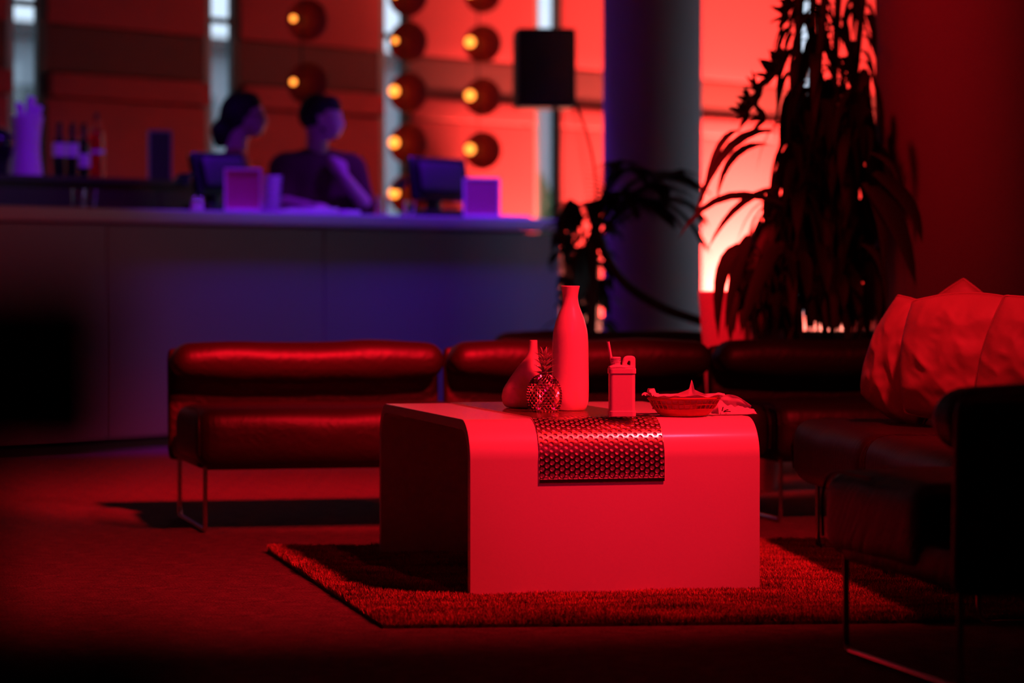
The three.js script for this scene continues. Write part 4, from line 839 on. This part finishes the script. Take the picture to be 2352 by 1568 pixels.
// ---------------------------------------------------------------- plants
{ // tall dense plant in a pale planter
  const D = 11.55, c = at(1790, 700, D), g = thing('tall_plant', 'tall dense leafy plant with drooping leaves in a pale planter', 'plant', [c.x, 0, -D]);
  const planter = thing('planter', 'pale tapered planter holding the tall plant', 'planter', [at(1712, 0, 11.75).x, 0, -11.75]);
  const s = 11.75 / FOCAL, top = at(0, 668, 11.75).y;
  part(planter, 'pot', lathe([[0.001, 0], [70 * s, 0], [72 * s, 0.01], [108 * s, top - 0.01], [108 * s, top], [101 * s, top], [96 * s, top - 0.06], [0.001, top - 0.06]], 56), M.planter);
  part(planter, 'soil', cyl(95 * s, 95 * s, 0.02, 0, top - 0.05, 0, 40), M.soil);
  const W = (px, py, d = D) => at(px, py, d).sub(g.position);
  const canes = [[1720, 1835, 0], [1740, 1870, 0.1], [1760, 1930, 0.25], [1700, 1900, -0.12], [1770, 1990, 0.4]];
  const curves = canes.map(([a, b, dz]) => new THREE.CatmullRomCurve3([W(a, 690, 11.75), W((a + b) / 2 + 40, 420, D + dz), W(b, -60, D + dz)]));
  curves.forEach((k) => part(g, 'cane', new THREE.TubeGeometry(k, 30, 0.014, 8), M.cane));
  let leaves = 0;
  const leafMesh = (p0, p1, p2, w, side) => { part(g, 'leaf', blade(p0, p1, p2, w, 7, 0.22, side), M.leaf); leaves++; };
  // big arching leaves read one by one
  for (const [a, b, e, w, d] of [[[1775, 300], [1650, 290], [1590, 520], 30, 11.3], [[1760, 330], [1660, 330], [1645, 470], 26, 11.4], [[1800, 470], [1640, 400], [1555, 552], 26, 11.2], [[1790, 430], [1680, 450], [1625, 575], 24, 11.3], [[1700, 300], [1640, 300], [1610, 480], 22, 11.35],
    [[2000, 350], [2075, 370], [2062, 460], 18, 10.95], [[2010, 395], [2110, 450], [2118, 560], 42, 10.9], [[2000, 430], [2070, 480], [2105, 660], 58, 10.95], [[1985, 420], [2040, 470], [2030, 640], 34, 11.0], [[1980, 560], [2045, 580], [2035, 720], 22, 11.0], [[1700, 250], [1730, 190], [1690, 215], 16, 11.5], [[1740, 240], [1735, 180], [1725, 160], 14, 11.5], [[1700, 560], [1640, 600], [1650, 780], 44, 11.2], [[1720, 540], [1690, 600], [1665, 760], 40, 11.2], [[1790, 560], [1740, 620], [1700, 770], 44, 11.2]])
    { const p = W(...a, d), q = W(...e, d - 0.08), s = q.clone().sub(p); leafMesh(p, W(...b, d - 0.05), q, 0.8 * w / FOCAL * d, V3(-s.y, s.x, 0.35 * s.length())); }
  // loose sprigs on the side of the crown
  for (const [sx, sy] of [[1735, 215], [1712, 240], [1760, 180], [1705, 270], [1745, 275], [1790, 140], [1775, 160], [1798, 40], [1805, 15]]) for (let k = 0; k < 5; k++) {
    const a = -1.9 + k * 0.75 + range(-0.25, 0.25), L = range(28, 52), p = W(sx + 14, sy, 11.5), e = W(sx + 14 - Math.cos(a * 0.6) * L, sy + Math.sin(a) * L, 11.5 + range(-0.05, 0.05));
    leafMesh(p, p.clone().lerp(e, 0.5).add(V3(0, 0.012, 0)), e, range(10, 16) / FOCAL * 11.5, V3(-(e.y - p.y), e.x - p.x, 0.02));
  }
  // dense crown: leaves spring from the canes all the way up, longer and more hanging lower down
  for (let k = 0; k < 225; k++) {
    const cv = curves[k % curves.length], h = Math.pow((k + rnd()) / 238, 0.9), p = cv.getPoint(0.22 + 0.78 * h), low = 1 - h;
    const a = range(0, 6.283), L = range(0.15, 0.24) + 0.14 * low, out = L * range(0.35, 0.75);
    const dir = V3(Math.cos(a), 0, Math.sin(a) * 0.8), e = p.clone().addScaledVector(dir, out).add(V3(0, -L * range(0.55, 1.05), 0)), m = p.clone().addScaledVector(dir, out * 0.75).add(V3(0, L * range(0.05, 0.3), 0));
    leafMesh(p, m, e, range(0.026, 0.046) + 0.016 * low);
  }
  // the hanging skirt of older leaves round the canes
  const skirt = [];
  for (let k = 0; k < 400; k++) {
    const py = range(150, 640), px = range(1815 - Math.max(0, py - 330) * 0.45, 2010), d = D + range(-0.25, 0.35), p = W(px, py, d), L = range(0.12, 0.3), a = range(0, 6.28), o = L * range(0.1, 0.45);
    skirt.push(blade(p, p.clone().add(V3(Math.cos(a) * o, -L * 0.3, Math.sin(a) * o)), p.clone().add(V3(Math.cos(a) * o, -L, Math.sin(a) * o)), range(0.026, 0.052) * (py < 200 ? 0.7 : 1), 5, 0.2));
  }
  for (let k = 0; k < 190; k++) {
    const px = range(1690, 2015), py = range(540, 700), dd = D + range(-0.3, 0.1), p = W(px, py, dd), L = range(0.10, 0.2), a = range(0, 6.28), o = L * range(0.1, 0.4);
    skirt.push(blade(p, p.clone().add(V3(Math.cos(a) * o, -L * 0.3, Math.sin(a) * o)), p.clone().add(V3(Math.cos(a) * o, -L, Math.sin(a) * o)), range(0.03, 0.055), 5, 0.2));
  }
  const sk = part(g, 'hanging_leaves', skirt, M.leaf); sk.userData = { kind: 'stuff' };
}
{ // arching palm before the grey column
  const D = 13.9, c = at(1360, 700, D), g = thing('palm', 'dark arching palm in front of the grey column', 'plant', [c.x, 0, -D]);
  const W = (px, py, d = D) => at(px, py, d).sub(g.position);
  part(g, 'pot', lathe([[0.001, 0], [0.15, 0], [0.19, 0.36], [0.175, 0.36], [0.16, 0.3], [0.001, 0.3]], 40), M.black);
  for (let k = 0; k < 4; k++) part(g, 'stem', rod([V3(0.03 * Math.cos(k * 1.6), 0.28, 0.03 * Math.sin(k * 1.6)), W(1345 + k * 8, 560 - k * 12)], 0.012), M.cane);
  const fronds = [[[1350, 560], [1400, 420], [1322, 235], 0.10], [[1355, 560], [1420, 330], [1480, 400], 0.2], [[1360, 560], [1460, 330], [1600, 420], 0.22], [[1365, 570], [1500, 350], [1612, 560], 0.16], [[1345, 560], [1310, 380], [1290, 520], 0.15], [[1352, 560], [1440, 380], [1540, 500], 0.2], [[1340, 580], [1330, 520], [1305, 690], 0.12], [[1360, 560], [1400, 350], [1430, 370], 0.2], [[1362, 560], [1480, 400], [1570, 390], 0.2], [[1362, 560], [1500, 370], [1540, 440], 0.24], [[1358, 560], [1420, 390], [1455, 460], 0.24], [[1364, 560], [1540, 400], [1590, 480], 0.22], [[1350, 560], [1380, 420], [1395, 470], 0.22]];
  for (const [a, b, e, w] of fronds) {
    const p0 = W(...a), p1 = W(...b, D - 0.1), p2 = W(...e, D - 0.15 + range(-0.1, 0.1)), cv = new THREE.QuadraticBezierCurve3(p0, p1, p2), geo = [new THREE.TubeGeometry(cv, 20, 0.006, 6)];
    for (let k = 5; k < 30; k++) for (const s of [-1, 1]) {
      const t = k / 30, p = cv.getPoint(t), d = cv.getTangent(t), L = w * (0.55 + 0.75 * Math.sin(Math.PI * t)), side = V3(0, 1, 0.35 * s).cross(d).normalize().multiplyScalar(s);
      const q = p.clone().addScaledVector(d, L * 0.5).addScaledVector(side, L * 0.55).add(V3(0, -L * 0.45, 0));
      geo.push(blade(p, p.clone().lerp(q, 0.5).add(V3(0, L * 0.12, 0)), q, 0.020, 4, 0.2));
    }
    part(g, 'frond', geo, M.leaf);
  }
  // the long bare stem that sweeps down across the column
  const sw = new THREE.CatmullRomCurve3([W(1352, 470), W(1385, 570), W(1430, 645), W(1520, 705), W(1655, 752)]);
  part(g, 'sweeping_stem', new THREE.TubeGeometry(sw, 40, 0.022, 10), M.leaf);
}

{ // low bushy plant between the bar and the column
  const D = 14.6, c = at(1335, 700, D), g = thing('bushy_plant', 'low bushy potted plant at the end of the bar', 'plant', [c.x, 0, -D]);
  part(g, 'pot', lathe([[0.001, 0], [0.12, 0], [0.16, 0.30], [0.145, 0.30], [0.13, 0.25], [0.001, 0.25]], 40), M.black);
  for (let k = 0; k < 6; k++) part(g, 'stem', rod([V3(range(-0.05, 0.05), 0.24, range(-0.05, 0.05)), V3(range(-0.1, 0.1), range(0.7, 1.1), range(-0.1, 0.1))], 0.007), M.cane);
  for (let k = 0; k < 170; k++) { const a = range(0, 6.28), p = V3(range(-0.10, 0.12), range(0.30, 1.16), range(-0.12, 0.12)), L = range(0.10, 0.2), q = V3(Math.cos(a) * L * 0.7, -L * range(0.1, 0.8), Math.sin(a) * L * 0.7); part(g, 'leaf', blade(p, p.clone().addScaledVector(q, 0.5).add(V3(0, L * 0.3, 0)), p.clone().add(q), range(0.04, 0.065), 5, 0.2), M.leaf); }
}

// ---------------------------------------------------------------- hand the scene over
scene.traverse((o) => { if (o.isMesh) { o.castShadow = true; o.receiveShadow = true; } if (o.isLight && o.shadow && !o.isRectAreaLight) o.castShadow = true; });
scene.updateMatrixWorld(true);
renderer.render(scene, camera);
